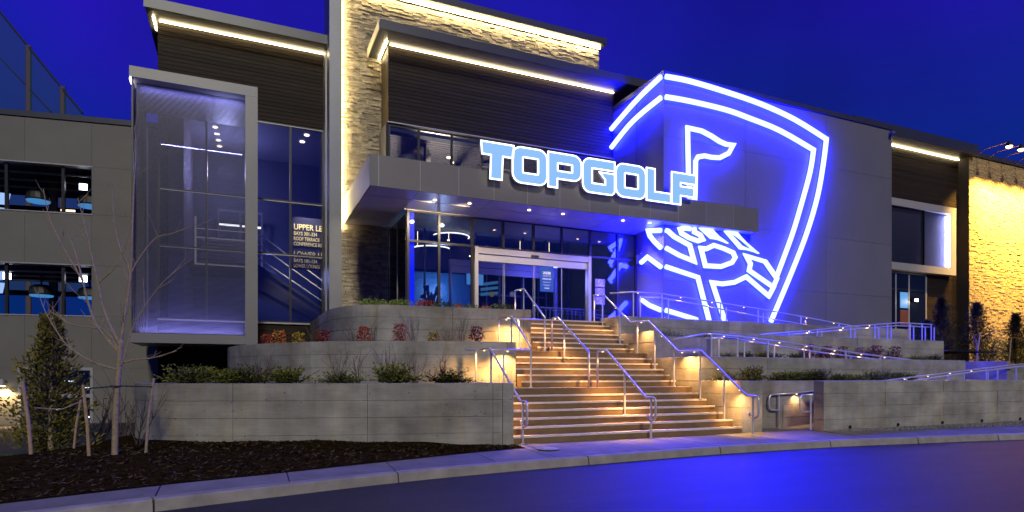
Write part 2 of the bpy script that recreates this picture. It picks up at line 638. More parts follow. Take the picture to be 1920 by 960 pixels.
sw = MB()
xs = [-16 + i * .5 for i in range(125)]
for a, b in zip(xs, xs[1:]):
    if b > 46: break
    sw.quad((a, kerb_y(a) + .1, -.12), (b, kerb_y(b) + .1, -.12), (b, back_y(b) + .02, -.10), (a, back_y(a) + .02, -.10))
swo = sw.build('sidewalk', KERB, kind='structure')
SJ = [-16, -13, -10, -7.2, -5.6, -4.1, -2.5, -.966, .6, 2.17, 3.95, 5.06, 5.16, 7.2, 9.05, 11.33, 12.1, 13.66, 14.8, 16.1, 17.35, 18.8, 20.3, 21.9, 23.4, 26.6, 30, 34, 40, 46]
for a, b in zip(SJ, SJ[1:]):
    e = .008
    xsx = [a + e + (b - a - 2 * e) * i / 6 for i in range(7)]
    m_ = MB()
    fr = [(x, kerb_y(x) + .185) for x in xsx]
    bk = [(x, back_y(min(max(x, a + .03), b - .03))) for x in xsx]
    for i in range(6):
        if bk[i][1] - fr[i][1] < .02: continue
        m_.quad((*fr[i], -.042), (*fr[i + 1], -.042), (*bk[i + 1], .0), (*bk[i], .0))
        m_.quad((*fr[i + 1], -.042), (*fr[i], -.042), (*fr[i], -.11), (*fr[i + 1], -.11))
    if m_.v:
        for x, y0, y1 in ((xsx[0], fr[0][1], bk[0][1]), (xsx[-1], fr[-1][1], bk[-1][1])):
            m_.quad((x, y0, -.042), (x, y1, 0), (x, y1, -.1), (x, y0, -.1))
        m_.build('paving_slab', WALK, swo)


def smooth(a, b, x):
    t = min(1, max(0, (x - a) / (b - a)))
    return t * t * (3 - 2 * t)


def gh(x, y):
    """height of the mulch bed and the lawn that falls away to the lower level at the left"""
    d = y - back_y(x)
    h = .11 * smooth(0, 2.4, d) * smooth(6.0, -.5, x) + .05 * smooth(0, .6, d) * smooth(5.3, 3.5, x)
    h += .05 * noise.noise(Vector((x * 1.1, y * 1.1, 0))) * smooth(0, .8, d)
    drop = smooth(11.6, 17.5, y) * smooth(-1.9, -5.0, x)
    return h * (1 - drop) - 1.25 * drop - .6 * smooth(-5, -14, x) * smooth(8, 14, y) * (1 - drop) + .012


def patch(name, xr, yr, nx, ny, test, m, kind, hf):
    b = MB()
    idx = {}
    for j in range(ny + 1):
        for i in range(nx + 1):
            x = xr[0] + (xr[1] - xr[0]) * i / nx; y = yr[0] + (yr[1] - yr[0]) * j / ny
            y = max(y, back_y(x) + .0)
            idx[i, j] = len(b.v); b.v.append((x, y, hf(x, y)))
    for j in range(ny):
        for i in range(nx):
            q = (idx[i, j], idx[i + 1, j], idx[i + 1, j + 1], idx[i, j + 1])
            cx = sum(b.v[k][0] for k in q) / 4; cy = sum(b.v[k][1] for k in q) / 4
            if test(cx, cy):
                b.f.append(q); b.m.append(0)
    return b.build(name, m, kind=kind, smooth=True)


def lawn_test(x, y):
    return x < -3.3 - .35 * max(0, y - 9.5) * 0 and y > 9.1 + (-3.3 - x) * -.45 + .8 and x < -2.6 - (y - 10.2) * .12


patch('lawn', (-45, -1.6), (2, 40), 110, 100, lambda x, y: True, LAWN, 'structure', lambda x, y: gh(x, y) - .02)
patch('mulch_bed', (-5.2, 5.14), (7.2, 15.8), 150, 110, lambda x, y: not (x < -2.9 and y > 10.4 + (x + 2.9) * .55) or (x > -3.9 and y < 15.4), MULCH, 'structure', gh)
b = MB()
rg = random.Random(4)
for i in range(5200):
    x = rg.uniform(-4.6, 5.0); y = back_y(x) + rg.random() ** 1.2 * 4.2 + .02
    if x > 3 and y > 11.6: continue
    if x < -2.9 and y > 10.6 + (x + 2.9) * .5: continue
    z = gh(x, y) + .006
    a = rg.uniform(0, pi); l = rg.uniform(.012, .05); w_ = rg.uniform(.005, .012)
    t = rg.uniform(-.5, .5)
    dx, dy = math.cos(a) * l, math.sin(a) * l
    ex, ey = -math.sin(a) * w_, math.cos(a) * w_
    b.quad((x - dx - ex, y - dy - ey, z - t * l), (x + dx - ex, y + dy - ey, z + t * l), (x + dx + ex, y + dy + ey, z + t * l + .008), (x - dx + ex, y - dy + ey, z - t * l + .008))
b.build('mulch_chips', CHIP, kind='stuff')
b = MB()
for i in range(16000):
    x = rg.uniform(-9, -3.4); y = rg.uniform(9.2, 17)
    if not (x < -2.9 and y > 10.3 + (x + 2.9) * .5): continue
    z = gh(x, y) - .02
    a = rg.uniform(0, 2 * pi); h = rg.uniform(.03, .07)
    b.poly([(x, y, z), (x + .012, y + .004, z), (x + math.cos(a) * .03, y + math.sin(a) * .03, z + h)])
b.build('grass', mat('grass blade', (.045, .10, .02), .8, island=.4), kind='stuff')
# gravel strip before the right hand wall
b = MB()
for i in range(4200):
    x = rg.uniform(13.75, 27); y0 = back_y(x); y1 = 11.28
    y = y0 + (y1 - y0) * rg.random() ** .8
    r_ = rg.uniform(.012, .034)
    z = .0
    k = len(b.v)
    b.v += [(x + r_, y, z), (x, y + r_, z), (x - r_, y, z), (x, y - r_, z), (x + rg.uniform(-.01, .01), y, z + r_ * 1.1)]
    for q in ((0, 1, 4), (1, 2, 4), (2, 3, 4), (3, 0, 4)):
        b.f.append(tuple(k + i_ for i_ in q)); b.m.append(0)
b.build('gravel', GRAVEL, kind='stuff')
b = MB()
for a_, c_ in zip([13.7 + i * .9 for i in range(20)], [14.6 + i * .9 for i in range(20)]):
    b.quad((a_, back_y(a_), -.012), (c_, back_y(c_), -.012), (c_, 11.3, -.006), (a_, 11.3, -.006))
b.build('gravel_bed', mat('gravel bed', (.10, .09, .08), .95, var=.5, scale=25), kind='structure')
# utility cover + painted lines at the stair foot
cv = thing('utility_cover', 'small round pale utility cover set in the sidewalk at the stair foot', 'utility cover', (5.45, 10.72, 0))
b = MB(); b.lathe((5.45, 10.72, -.002), [(.19, 0), (.19, .008), (.175, .012), (.0, .012)], 24); b.build('lid', mat('cover iron', (.36, .36, .35), .5, .3, var=.2, scale=20), cv)
b = MB(); b.lathe((5.45, 10.72, -.004), [(.225, 0), (.225, .009), (.195, .009), (.195, .0)], 24); b.build('frame', KERB, cv)


# ------------------------------------------------------------------ retaining walls
def offset_path(pts, d):
    out = []
    for i, p in enumerate(pts):
        a = Vector(pts[max(i - 1, 0)]); c = Vector(pts[min(i + 1, len(pts) - 1)])
        t = (c - a).normalized()
        out.append((p[0] - t.y * d, p[1] + t.x * d))
    return out


def wall(name, label, path, z0, z1, thick, joints, m=CONC, courses=.335, group=None, seed=0, side=1):
    """board formed wall along a plan path (front face, left to right seen from the street), cast in panels with recessed joints"""
    rr = random.Random(seed)
    root = thing(name, label, 'retaining wall', (path[0][0], path[0][1], z0), group)
    # courses from the top down, each board a few mm proud or shy
    zs = [z1]
    while zs[-1] - courses > z0 + .05:
        zs.append(zs[-1] - courses)
    zs.append(z0)
    # resample by arclength
    P = [Vector((x, y)) for x, y in path]
    cum = [0]
    for a, b_ in zip(P, P[1:]):
        cum.append(cum[-1] + (b_ - a).length)
    tot = cum[-1]

    def at(s_):
        for i in range(len(P) - 1):
            if s_ <= cum[i + 1] + 1e-9:
                t = (s_ - cum[i]) / max(1e-9, cum[i + 1] - cum[i])
                return P[i].lerp(P[i + 1], t)
        return P[-1]
    js = [0] + [j * tot for j in joints] + [tot]
    for a, b_ in zip(js, js[1:]):
        e0 = .004 if a > 0 else 0; e1 = .004 if b_ < tot else 0
        ss = [a + e0] + [c for c in cum if a + .03 < c < b_ - .03] + [b_ - e1]
        pl = [tuple(at(s_)) for s_ in ss]
        offs = {}
        mb = MB()
        prof = []
        for zt, zb in zip(zs, zs[1:]):
            o_ = rr.uniform(-.006, .006)
            prof += [(o_, zt - .005), (o_, zb + .005)]
            if zb != z0:
                prof += [(.016, zb)]
        front = [offset_path(pl, o_) for o_, z in prof]
        rows = []
        for (o_, z), f_ in zip(prof, front):
            rows.append([len(mb.v) + i for i in range(len(pl))])
            mb.v += [(x, y, z) for x, y in f_]
        for A, B in zip(rows, rows[1:]):
            for i in range(len(pl) - 1):
                mb.f.append((B[i], B[i + 1], A[i + 1], A[i])); mb.m.append(0)
        # chamfered top, back
        top = [(.012, z1), (thick - .01, z1), (thick, z1 - .012), (thick, z0)]
        prev = rows[0]
        for o_, z in top:
            f_ = offset_path(pl, o_)
            r_ = [len(mb.v) + i for i in range(len(pl))]
            mb.v += [(x, y, z) for x, y in f_]
            for i in range(len(pl) - 1):
                mb.f.append((prev[i], prev[i + 1], r_[i + 1], r_[i])); mb.m.append(0)
            prev = r_
        ends = [[rows[k][e] for k in range(len(rows))] for e in (0, -1)]
        nb = len(top)
        base = len(mb.v) - nb * len(pl)
        for e, col_ in zip((0, len(pl) - 1), ends):
            loop = list(reversed(col_)) + [base + k * len(pl) + e for k in range(nb)]
            mb.f.append(tuple(loop)); mb.m.append(0)
        mb.build('wall_panel', m, root)
    return root


FW = cr([(-2.1, 15.6, 0), (-1.95, 14.4, 0), (-1.45, 13.6, 0), (-.4, 13.05, 0), (1.2, 12.5, 0), (3.1, 11.98, 0), (5.05, 11.5, 0)], 5)
FW = [(p.x, p.y) for p in FW]
wall('retaining_wall', 'low front concrete planter wall beside the mulch bed, left of the stairs', FW, -.3, 1.27, .26, [.13, .40, .68, .955], seed=1)
MW = cr([(-.42, 23.0, 0), (-.40, 20.9, 0), (-.05, 19.2, 0), (.75, 17.7, 0), (1.9, 16.25, 0), (3.7, 15.2, 0), (5.3, 14.75, 0), (6.45, 14.5, 0)], 5)
MW = [(p.x, p.y) for p in MW]
wall('retaining_wall', 'middle curved concrete planter wall behind the row of dark junipers', MW, .9, 2.29, .26, [.30, .52, .74], seed=2)
UW = cr([(2.33, 24.2, 0), (2.33, 21.2, 0), (2.36, 19.4, 0), (2.55, 18.3, 0), (3.1, 17.4, 0), (4.1, 17.08, 0), (5.5, 16.98, 0), (6.7, 16.9, 0), (7.92, 16.7, 0)], 5)
UW = [(p.x, p.y) for p in UW]
wall('retaining_wall', 'upper rounded concrete planter wall below the stone tower, red shrubs at its foot', UW, 1.9, 3.40, .26, [.30, .62, .80], seed=3)
# side returns of the planters along the stairs (cheeks)
wall('retaining_wall', 'concrete cheek closing the front planter along the lowest steps', [(5.08, 11.52), (5.08, 13.95)], -.05, 1.268, .24, [], seed=11)
wall('retaining_wall', 'concrete cheek closing the middle planter along the second flight', [(6.47, 14.52), (6.47, 16.6)], .9, 2.288, .24, [], seed=12)
wall('retaining_wall', 'concrete cheek closing the upper planter along the top flight', [(7.94, 16.72), (7.94, 18.4)], 1.9, 3.398, .24, [], seed=13)

wall('retaining_wall', 'concrete cheek wall right of the lowest steps with flared foot', [(11.36, 13.25), (11.36, 11.76), (12.08, 11.78), (12.08, 13.24)], -.1, 1.29, .22, [], seed=4)
wall('retaining_wall', 'concrete wall at the back of the ramp entrance, warm lamp on it', [(12.1, 12.5), (24.4, 12.5)], -.1, 1.285, .22, [.12, .3, .5, .7], m=CONC2, seed=5)
wall('retaining_wall', 'long low street side concrete wall with drain holes right of the ramp entrance', [(13.7, 11.62), (13.70, 11.31), (13.72, 11.3), (30, 11.3)], -.25, 1.29, .24, [.16, .31, .466, .655, .83], seed=6)
wall('retaining_wall', 'second concrete wall on the right, dark junipers at its foot', [(11.38, 15.2), (11.38, 13.32), (11.40, 13.3), (23.0, 13.3), (23.0, 13.8)], .9, 1.95, .22, [.135, .31, .48, .66, .84], seed=7)
wall('retaining_wall', 'short concrete cheek right of the middle flight below the ramp landing', [(11.38, 17.1), (11.38, 15.32), (11.40, 15.3), (11.66, 15.3), (11.66, 15.7)], 1.6, 2.78, .14, [], seed=8)
wall('retaining_wall', 'third concrete wall on the right, maroon shrubs at its foot', [(13.56, 15.3), (25.1, 15.3), (25.1, 15.9)], 1.3, 2.78, .22, [.33, .55, .75], seed=9)
wall('retaining_wall', 'purple lit concrete wall behind the ramp landing, under the dark ground cover', [(11.7, 16.6), (24.5, 16.6)], 1.4, 2.72, .2, [.2, .45, .7], m=CONC2, seed=10)
wall('retaining_wall', 'top concrete kerb wall along the entrance ramp below the glowing emblem', [(11.36, 18.3), (11.36, 17.28), (11.38, 17.27), (26, 17.27)], 2.0, 3.40, .22, [.2, .37, .54, .72], seed=14)
wall('retaining_wall', 'short wall at the ramp turn catching deep blue light', [(23.7, 14.7), (24.28, 12.75), (24.30, 12.7), (24.55, 12.72)], .4, 1.93, .18, [], m=CONC2, seed=15)
wall('retaining_wall', 'small blue lit wall at the end of the upper ramp under the rail', [(25.4, 18.8), (25.55, 17.55)], 1.9, 3.2, .2, [], m=CONC2, seed=16)
wall('retaining_wall', 'far right concrete wall holding the evergreen bed behind the ramp rails', [(24.7, 15.95), (48, 15.9)], .6, 1.93, .2, [.2, .4, .6, .8], seed=17)
# drains
for i, x in enumerate((14.64, 16.54, 18.46, 20.32, 22.28)):
    b = MB(); b.tube([(x, 11.292, .075), (x, 11.27, .075), (x, 11.268, .075)], .045, 10)
    tag(b.build('drain_outlet', BLACK), ('round dark drain outlet low in the street wall, nearest the ramp entrance', 'round dark drain outlet, second from the ramp entrance', 'round dark drain outlet, middle one of the five', 'round dark drain outlet, fourth from the ramp entrance', 'round dark drain outlet, farthest from the ramp entrance')[i], 'drain', 'drain outlets in the street wall')

# planter soil and ramp floors
def sheet(name, pts, z, m, kind='structure'):
    b = MB(); b.prism(pts, z - .05, z); return b.build(name, m, kind=kind)


sheet('planter_soil', [(x, y) for x, y in offset_path(FW, .2)] + [(4.85, 14.1), (6.2, 14.7), (6.2, 24.2), (-2.1, 24.2)], 1.235, SOIL)
sheet('planter_soil', [(x, y) for x, y in offset_path(MW, .2)] + [(6.3, 16.7), (7.6, 16.9), (7.6, 24.1), (-.3, 24.1)], 2.25, SOIL)
sheet('planter_soil', [(x, y) for x, y in offset_path(UW, .2)] + [(7.78, 18.3), (6.2, 18.6), (4.9, 20.4), (4.9, 23.4), (2.6, 24.1)], 3.345, SOIL)
sheet('planter_soil', [(11.6, 13.45), (23.1, 13.45), (23.1, 12.65), (11.6, 12.65)], 1.262, SOIL)
sheet('planter_soil', [(13.6, 14.75), (25, 14.75), (25, 15.32), (13.6, 15.32)], 1.92, SOIL)
sheet('planter_soil', [(11.8, 16.75), (24.4, 16.75), (24.4, 17.3), (11.8, 17.3)], 2.70, SOIL)
sheet('entrance_landing', [(2.8, 18.9), (7.7, 18.62), (7.95, 18.06), (11.3, 18.06), (11.35, 18.85), (14.4, 18.85), (14.4, 20.55), (2.8, 20.55)], 3.262, WALK)


def ramp(x0, x1, y0, y1, z0, z1):
    b = MB(); b.quad((x0, y0, z0), (x1, y0, z1), (x1, y1, z1), (x0, y1, z0)); b.build('ramp', WALK, kind='structure')


ramp(11.4, 14, 17.5, 18.84, 3.255, 3.255); ramp(14, 26, 17.5, 18.84, 3.255, 2.35)
ramp(26, 13.5, 15.5, 16.6, 2.45, 1.65); ramp(13.5, 11.6, 15.5, 16.6, 1.65, 1.65); ramp(11.6, 13.56, 13.5, 15.5, 1.646, 1.646)
ramp(13.56, 24.6, 13.5, 14.75, 1.646, .8); ramp(24.6, 13.6, 11.5, 12.5, .78, .004); ramp(12.1, 13.6, 11.82, 12.5, .004, .004)
ramp(24.6, 28, 11.5, 15, .79, .79); ramp(25.2, 29, 15, 18.84, 2.4, 2.4)

# ------------------------------------------------------------------ stairs
st = thing('staircase', 'wide concrete entrance staircase in three flights with pale nosings', 'staircase', (8.3, 11.69, 0))
steps = []
for i in range(7): steps.append((5.12, 11.33, 11.69 + i * .32, (i + 1) * .16))
for i in range(6): steps.append((6.5, 11.35, 14.25 + i * .285, 1.12 + (i + 1) * .165))
for i in range(7): steps.append((7.96, 11.35, 16.35 + i * .28, 2.11 + (i + 1) * .165))
for i, (x0, x1, y, z) in enumerate(steps):
    y1 = steps[i + 1][2] + .06 if i < 19 else 18.1
    h = .16 if i < 7 else .165
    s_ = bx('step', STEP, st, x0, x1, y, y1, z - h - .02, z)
    piece('nosing', s_, x0 + .004, x1 - .004, y - .014, y + .05, z - .040, z + .004, NOSE)
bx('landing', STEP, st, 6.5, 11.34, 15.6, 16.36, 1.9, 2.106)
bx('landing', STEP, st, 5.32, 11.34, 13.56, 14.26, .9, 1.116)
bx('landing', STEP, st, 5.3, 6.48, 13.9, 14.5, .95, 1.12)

# ------------------------------------------------------------------ handrails
RR = .026


def loopend(x, y, z, dy, h=.40, w=.30):
    """rounded return loop below the rail end, in the YZ plane, heading dy"""
    pts = []
    for k in range(5):
        a = pi / 2 * k / 4
        pts.append((x, y + dy * (w - .09 + .09 * math.sin(a)), z - .09 + .09 * math.cos(a)))
    for k in range(9):
        a = pi * k / 8
        pts.append((x, y + dy * (w / 2 + w / 2 * math.cos(a)), z - h - .12 * math.sin(a)))
    return pts


def rail(label, paths, posts, pucks=(), group=None, aim=(0, 0, -1), en=14, loc=None, ke=7.5, r=RR):
    p0 = posts[0] if posts else paths[0][0]
    root = thing('handrail', label, 'handrail', loc or (p0[0], p0[1], p0[2]), group)
    for p in paths:
        b = MB(); b.tube(p, r, 10); b.build('rail', STEEL, root, smooth=True)
    for q in posts:
        x, y, z0, z1 = q[:4]
        b = MB(); b.tube([(x, y, z0), (x, y, z1)], r * .92, 8)
        b.lathe((x, y, z0), [(r * 2, 0), (r * 2, .012), (r, .016), (0, .016)], 10)
        b.build('post', STEEL, root, smooth=False)
    for q in pucks:
        x, y, z = q[:3]
        b = MB(); b.lathe((x, y, z - r - .016), [(.0, 0), (.02, 0), (.022, .012), (.0, .012)], 8)
        b.build('rail_lamp', PUCK, root)
        if (q[3] if len(q) > 3 else en) > 0:
            lamp('rail_light', 'SPOT', (x, y, z - r - .03), (q[3] if len(q) > 3 else en) * ke, (1, .52, .15), root, .02, 125, q[4] if len(q) > 4 else aim, .7)
    return root


# left rail climbing all three flights
rail('stepped stainless handrail climbing the left edge of the stairs past each planter end',
     [[(5.35, 13.0, 1.75), (5.35, 14.2, 2.06)][:0] or
      [(5.35, 14.18, 2.06), (5.35, 13.5, 2.06), (5.35, 11.78, .89)] + loopend(5.35, 11.75, .885, -1),
      [(5.0, 14.22, 2.06), (6.72, 14.2, 2.07)],
      [(6.75, 16.42, 3.06), (6.75, 15.45, 3.045), (6.75, 14.22, 2.16)],
      [(6.5, 16.3, 3.06), (8.12, 16.22, 3.06)],
      [(8.15, 18.36, 4.19), (8.15, 17.7, 4.17), (8.15, 16.2, 3.12)]],
     [(5.35, 11.66, 0, .89), (5.35, 13.45, 1.12, 2.04), (5.25, 14.2, 1.12, 2.05), (5.99, 14.2, 1.12, 2.05), (6.75, 14.22, 1.12, 2.15),
      (6.75, 15.45, 1.94, 3.03), (6.75, 16.35, 2.11, 3.05), (7.35, 16.26, 2.11, 3.05), (8.15, 16.22, 2.11, 3.1), (8.15, 17.7, 2.94, 4.16), (8.15, 18.36, 3.26, 4.18)],
     [(5.35, 13.9, 2.06, 16, (-.2, .5, -1)), (6.1, 14.21, 2.06, 24, (0, .45, -1)), (6.75, 15.7, 3.05, 12, (0, .5, -1)), (7.3, 16.26, 3.06, 22, (0, .45, -1)), (6.95, 16.28, 3.06, 12, (0, .45, -1)),
      (8.15, 17.95, 4.18, 14), (5.35, 12.6, 1.45, 14, (.2, -.1, -1)), (6.75, 14.8, 2.58, 14, (.3, 0, -1)), (8.15, 16.9, 3.6, 14, (.3, 0, -1)), (5.35, 11.9, .99, 9, (-.5, 0, -1))])
rail('stainless centre handrail of the middle flight ending above the upper landing',
     [[(8.3, 16.05, 2.11), (8.3, 16.05, 3.07), (8.3, 16.0, 3.1), (8.3, 15.7, 3.1), (8.3, 14.02, 2.08), (8.3, 13.95, 2.0), (8.3, 13.95, 1.12)]],
     [(8.3, 15.3, 1.94, 2.85)], [(8.3, 15.85, 3.1, 20), (8.3, 15.0, 2.68, 20), (8.3, 14.4, 2.32, 16)])
rail('stainless centre handrail of the lowest flight with a looped end at the pavement',
     [[(8.5, 13.85, 1.12), (8.5, 13.85, 2.02), (8.5, 13.8, 2.06), (8.5, 13.42, 2.07), (8.5, 11.75, .93)] + loopend(8.5, 11.68, .925, -1)],
     [(8.5, 11.55, 0, .92), (8.5, 12.6, .48, 1.5)], [(8.5, 13.6, 2.07, 22), (8.5, 12.9, 1.72, 22), (8.5, 12.2, 1.25, 18)])
X_ = 11.12
rail('long stepped stainless handrail down the right side of the stairs with looped foot',
     [[(X_, 18.4, 4.2), (X_, 17.8, 4.19), (X_, 16.15, 3.08), (X_, 15.25, 3.06), (X_, 13.86, 2.1), (X_, 12.92, 2.08), (X_, 11.32, .94)] + loopend(X_, 11.25, .935, -1)],
     [(X_, 11.13, 0, .93), (X_, 12.08, .32, 1.5), (X_, 12.97, .8, 2.07), (X_, 14.05, 1.12, 2.2), (X_, 14.93, 1.615, 2.83), (X_, 15.8, 2.11, 3.06), (X_, 16.75, 2.44, 3.48), (X_, 17.8, 3.1, 4.18), (X_, 18.34, 3.26, 4.19)],
     [(X_, 18.1, 4.2, 12), (X_, 17.0, 3.65, 14, (-.35, 0, -1)), (X_, 15.6, 3.07, 14, (.2, 0, -1)), (X_, 14.6, 2.6, 14, (-.3, 0, -1)), (X_, 13.7, 2.09, 12, (.5, 0, -1)), (X_, 13.2, 2.09, 16, (.4, 0, -1)), (X_, 12.3, 1.62, 16, (.3, 0, -1)), (X_, 11.55, 1.1, 16, (.45, .1, -1))])


def lerp_rail(pts, y):
    return [(x, y, z) for x, z in pts]


def ramp_rail(label, y, top, low, posts, pucks, zf, en=1.2, extra=()):
    paths = [lerp_rail(top, y)]
    if low: paths.append(lerp_rail(low, y + .10))
    paths += list(extra)

    def zat(x):
        for a, b_ in zip(top, top[1:]):
            if a[0] <= x <= b_[0]:
                return a[1] + (b_[1] - a[1]) * (x - a[0]) / (b_[0] - a[0])
        return top[-1][1]
    po = [(x, y, zat(x) - .97, zat(x)) for x in posts] + ([(x + .35, y + .1, zat(x + .35) - 1.0, zat(x + .35) - .1) for x in posts] if low else [])
    return rail(label, paths, po, [(x, y, zat(x), en) for x in pucks], aim=(0, .3, -1), loc=(top[0][0], y, zf), r=.024)


ramp_rail('stainless guard rail at the top of the entrance ramp in front of the glowing emblem', 17.45,
          [(11.2, 4.16), (12.1, 4.25), (13.3, 4.25), (17.7, 3.925), (19.9, 3.73), (22.2, 3.5), (24, 3.32)],
          [(12.5, 4.10), (13.3, 4.13), (14.9, 3.97), (18.5, 3.58), (21, 3.36)], [12.12, 13.3, 15.9, 17.7, 19.9, 22],
          [12.3, 14.1, 15.5, 17.0, 18.6, 20.2, 21.7, 23.1], 3.2)
ramp_rail('stainless ramp rail rising to the far turn above the third wall', 15.62,
          [(15.6, 2.75), (16.14, 2.81), (18.2, 3.0), (20.54, 3.24), (22.98, 3.44), (24.9, 3.44)],
          [(16.4, 2.76), (20.5, 3.12), (23, 3.34), (24.9, 3.34)], [17.2, 18.6, 20.3, 21.6, 22.3, 23.6, 24.3, 24.85], [18.2, 19.9, 21.3], 1.8)
ramp_rail('stainless ramp rail falling to the right along the second wall', 13.48,
          [(11.75, 2.575), (12.05, 2.575), (13.6, 2.49), (15.1, 2.38), (17.6, 2.15), (20.4, 1.94), (22.5, 1.75)],
          [(11.8, 2.46), (12.6, 2.49), (13.6, 2.40), (16.2, 2.145), (18.7, 1.96), (20.5, 1.82)], [11.95, 12.9, 14.05, 15.5, 17.3, 18.9, 20.3],
          [12.4, 13.5, 14.5, 15.6, 16.8, 18.0, 19.1, 20.3, 21.4], 1.6,
          extra=[[(10.9, 13.9, 2.42), (11.75, 13.48, 2.575)]])
ramp_rail('inner stainless rail of the street side ramp, lamps along its underside', 12.42,
          [(13.15, .91), (14.0, .945), (14.7, 1.0), (17.93, 1.3), (19.94, 1.46), (23, 1.70), (25, 1.85)], None, [13.34, 15.2, 17, 18.6, 20.6, 22.6],
          [14.0, 18.5, 19.6, 20.7, 21.8], 0, en=2.0,
          extra=[[(13.15, 12.42, .91), (13.05, 12.42, .90), (12.99, 12.42, .84), (12.98, 12.42, .7), (12.99, 12.42, .57), (13.05, 12.42, .51), (13.15, 12.42, .49), (13.34, 12.42, .49)]])
ramp_rail('outer stainless rail of the street side ramp behind the low wall', 11.66,
          [(13.45, .92), (14, .93), (17.96, 1.29), (20.3, 1.51), (22.8, 1.70), (25, 1.84)], None, [13.65, 15.5, 17.5, 19.4, 20.1, 21.3, 21.8, 22.8],
          [], 0, extra=[[(13.45, 11.66, .92), (13.33, 11.66, .91), (13.26, 11.66, .84), (13.25, 11.66, .7), (13.26, 11.66, .55), (13.33, 11.66, .50), (13.45, 11.66, .48), (13.65, 11.66, .48)]])
lamp('ramp_light', 'SPOT', (14.1, 12.3, .92), 22, (1, .62, .30), None, .03, 110, (0, .35, -1), .8)

# ------------------------------------------------------------------ main building
B = thing('entertainment_hall', 'large dark clad entrance building with stone tower, wood siding, canopy and screens', 'building', (5, 23.5, 0))


def siding(root, x0, x1, y, z0, z1, h=.14, segs=2, seed=0, axis='x', t=.022):
    """separate horizontal boards with shadow gaps"""
    rr = random.Random(seed)
    n = max(1, round((z1 - z0) / h)); h = (z1 - z0) / n
    for i in range(n):
        cuts = [x0] + sorted(x0 + (x1 - x0) * (k + rr.uniform(.2, .8)) / (segs) for k in range(segs - 1)) + [x1]
        for a, b_ in zip(cuts, cuts[1:]):
            d = rr.uniform(0, .006)
            if axis == 'x':
                piece('plank', root, a + .002, b_ - .002, y - t - d, y, z0 + i * h + .007, z0 + (i + 1) * h - .007, WOOD)
            else:
                piece('plank', root, y - t - d, y, a + .002, b_ - .002, z0 + i * h + .007, z0 + (i + 1) * h - .007, WOOD)


# left wood mass with its glazing
wl_ = bx('wood_wall', WOODB, B, -2.66, 2.86, 24.33, 24.6, 10.78, 13.6)
siding(wl_, -2.66, 2.86, 24.33, 10.78, 13.6, .143, 2, 1)
sw_ = bx('side_wall', WOODB, B, -2.64, -2.4, 24.62, 34, -1.2, 13.6)
lw_ = bx('lower_wall', mat('lower siding', (.035, .025, .018), .6, var=.3, scale=2, stretch=(.4, .4, 8)), B, -2.66, 2.86, 24.34, 24.6, -1.2, 3.36)
siding(lw_, -2.66, 2.86, 24.34, .9, 3.36, .143, 1, 5)
ev = bx('eave', EAVE, B, -2.95, 2.87, 23.5, 34, 13.62, 13.95)
bx('fascia_lip', EAVE, ev, -2.98, 2.87, 23.47, 23.5, 13.60, 13.82)
bx('light_strip', LEDL, B, -2.6, 2.86, 24.18, 24.24, 13.57, 13.61)
bx('light_strip', LED, B, -2.78, -2.74, 24.0, 24.9, 13.57, 13.61)
# glazing grid
gw = bx('glazing_frame', DARKM, B, -2.66, 2.86, 24.42, 24.5, 3.36, 3.44)
for x in (-2.62, -1.16, .24, 1.65, 2.82):
    piece('mullion', gw, x - .035, x + .035, 24.32, 24.46, 3.44, 10.70, DARKM)
for z in (5.93, 7.9, 10.73):
    piece('transom', gw, -2.6, 2.84, 24.34, 24.44, z - .035, z + .035, DARKM)
    piece('trim', gw, -2.6, 2.8, 24.30, 24.338, z - .052, z - .028, ALU)
piece('sill', gw, -2.66, 2.86, 24.22, 24.40, 3.33, 3.385, ALU)
for a, b_ in ((-2.58, -1.2), (-1.12, .2), (.28, 1.61), (1.69, 2.78)):
    for z0, z1 in ((3.45, 5.89), (5.97, 7.86), (7.94, 10.69)):
        piece('pane', gw, a, b_, 24.405, 24.412, z0, z1, GLASSD)
# room behind the left glazing
bx('room_back', mat('stair hall wall', (.035, .037, .075), .7), B, -2.4, 3.3, 29.5, 29.6, 2.4, 11.2)
bx('room_side', ROOMP, B, -2.38, -1.9, 24.7, 29.4, 2.4, 11)
bx('room_ceiling', mat('stair hall ceiling', (.10, .095, .15), .7), B, -2.4, 3.3, 24.62, 29.6, 11.0, 11.1)
bx('room_floor', CARPET, B, -2.4, 3.3, 24.62, 29.6, 2.3, 2.4)
bx('room_side', ROOMD, B, 3.2, 3.3, 24.62, 29.5, 2.4, 11)
b = MB()
for x, y in ((-1.0, 25.6), (-.95, 26.3), (-.91, 27.0), (-.88, 27.7), (-.86, 28.4), (2.35, 25.7), (2.25, 26.5)):
    b.lathe((x, y, 10.96), [(.10, 0), (.10, .03), (0, .03)], 10)
b.build('ceiling_light', DOWN, B)
lamp('hall_light', 'POINT', (-.6, 27.2, 9.6), 360, (.80, .72, 1.0), B, .3)
lamp('hall_light', 'POINT', (1.0, 27.5, 5.6), 120, (.55, .55, 1.0), B, .3)
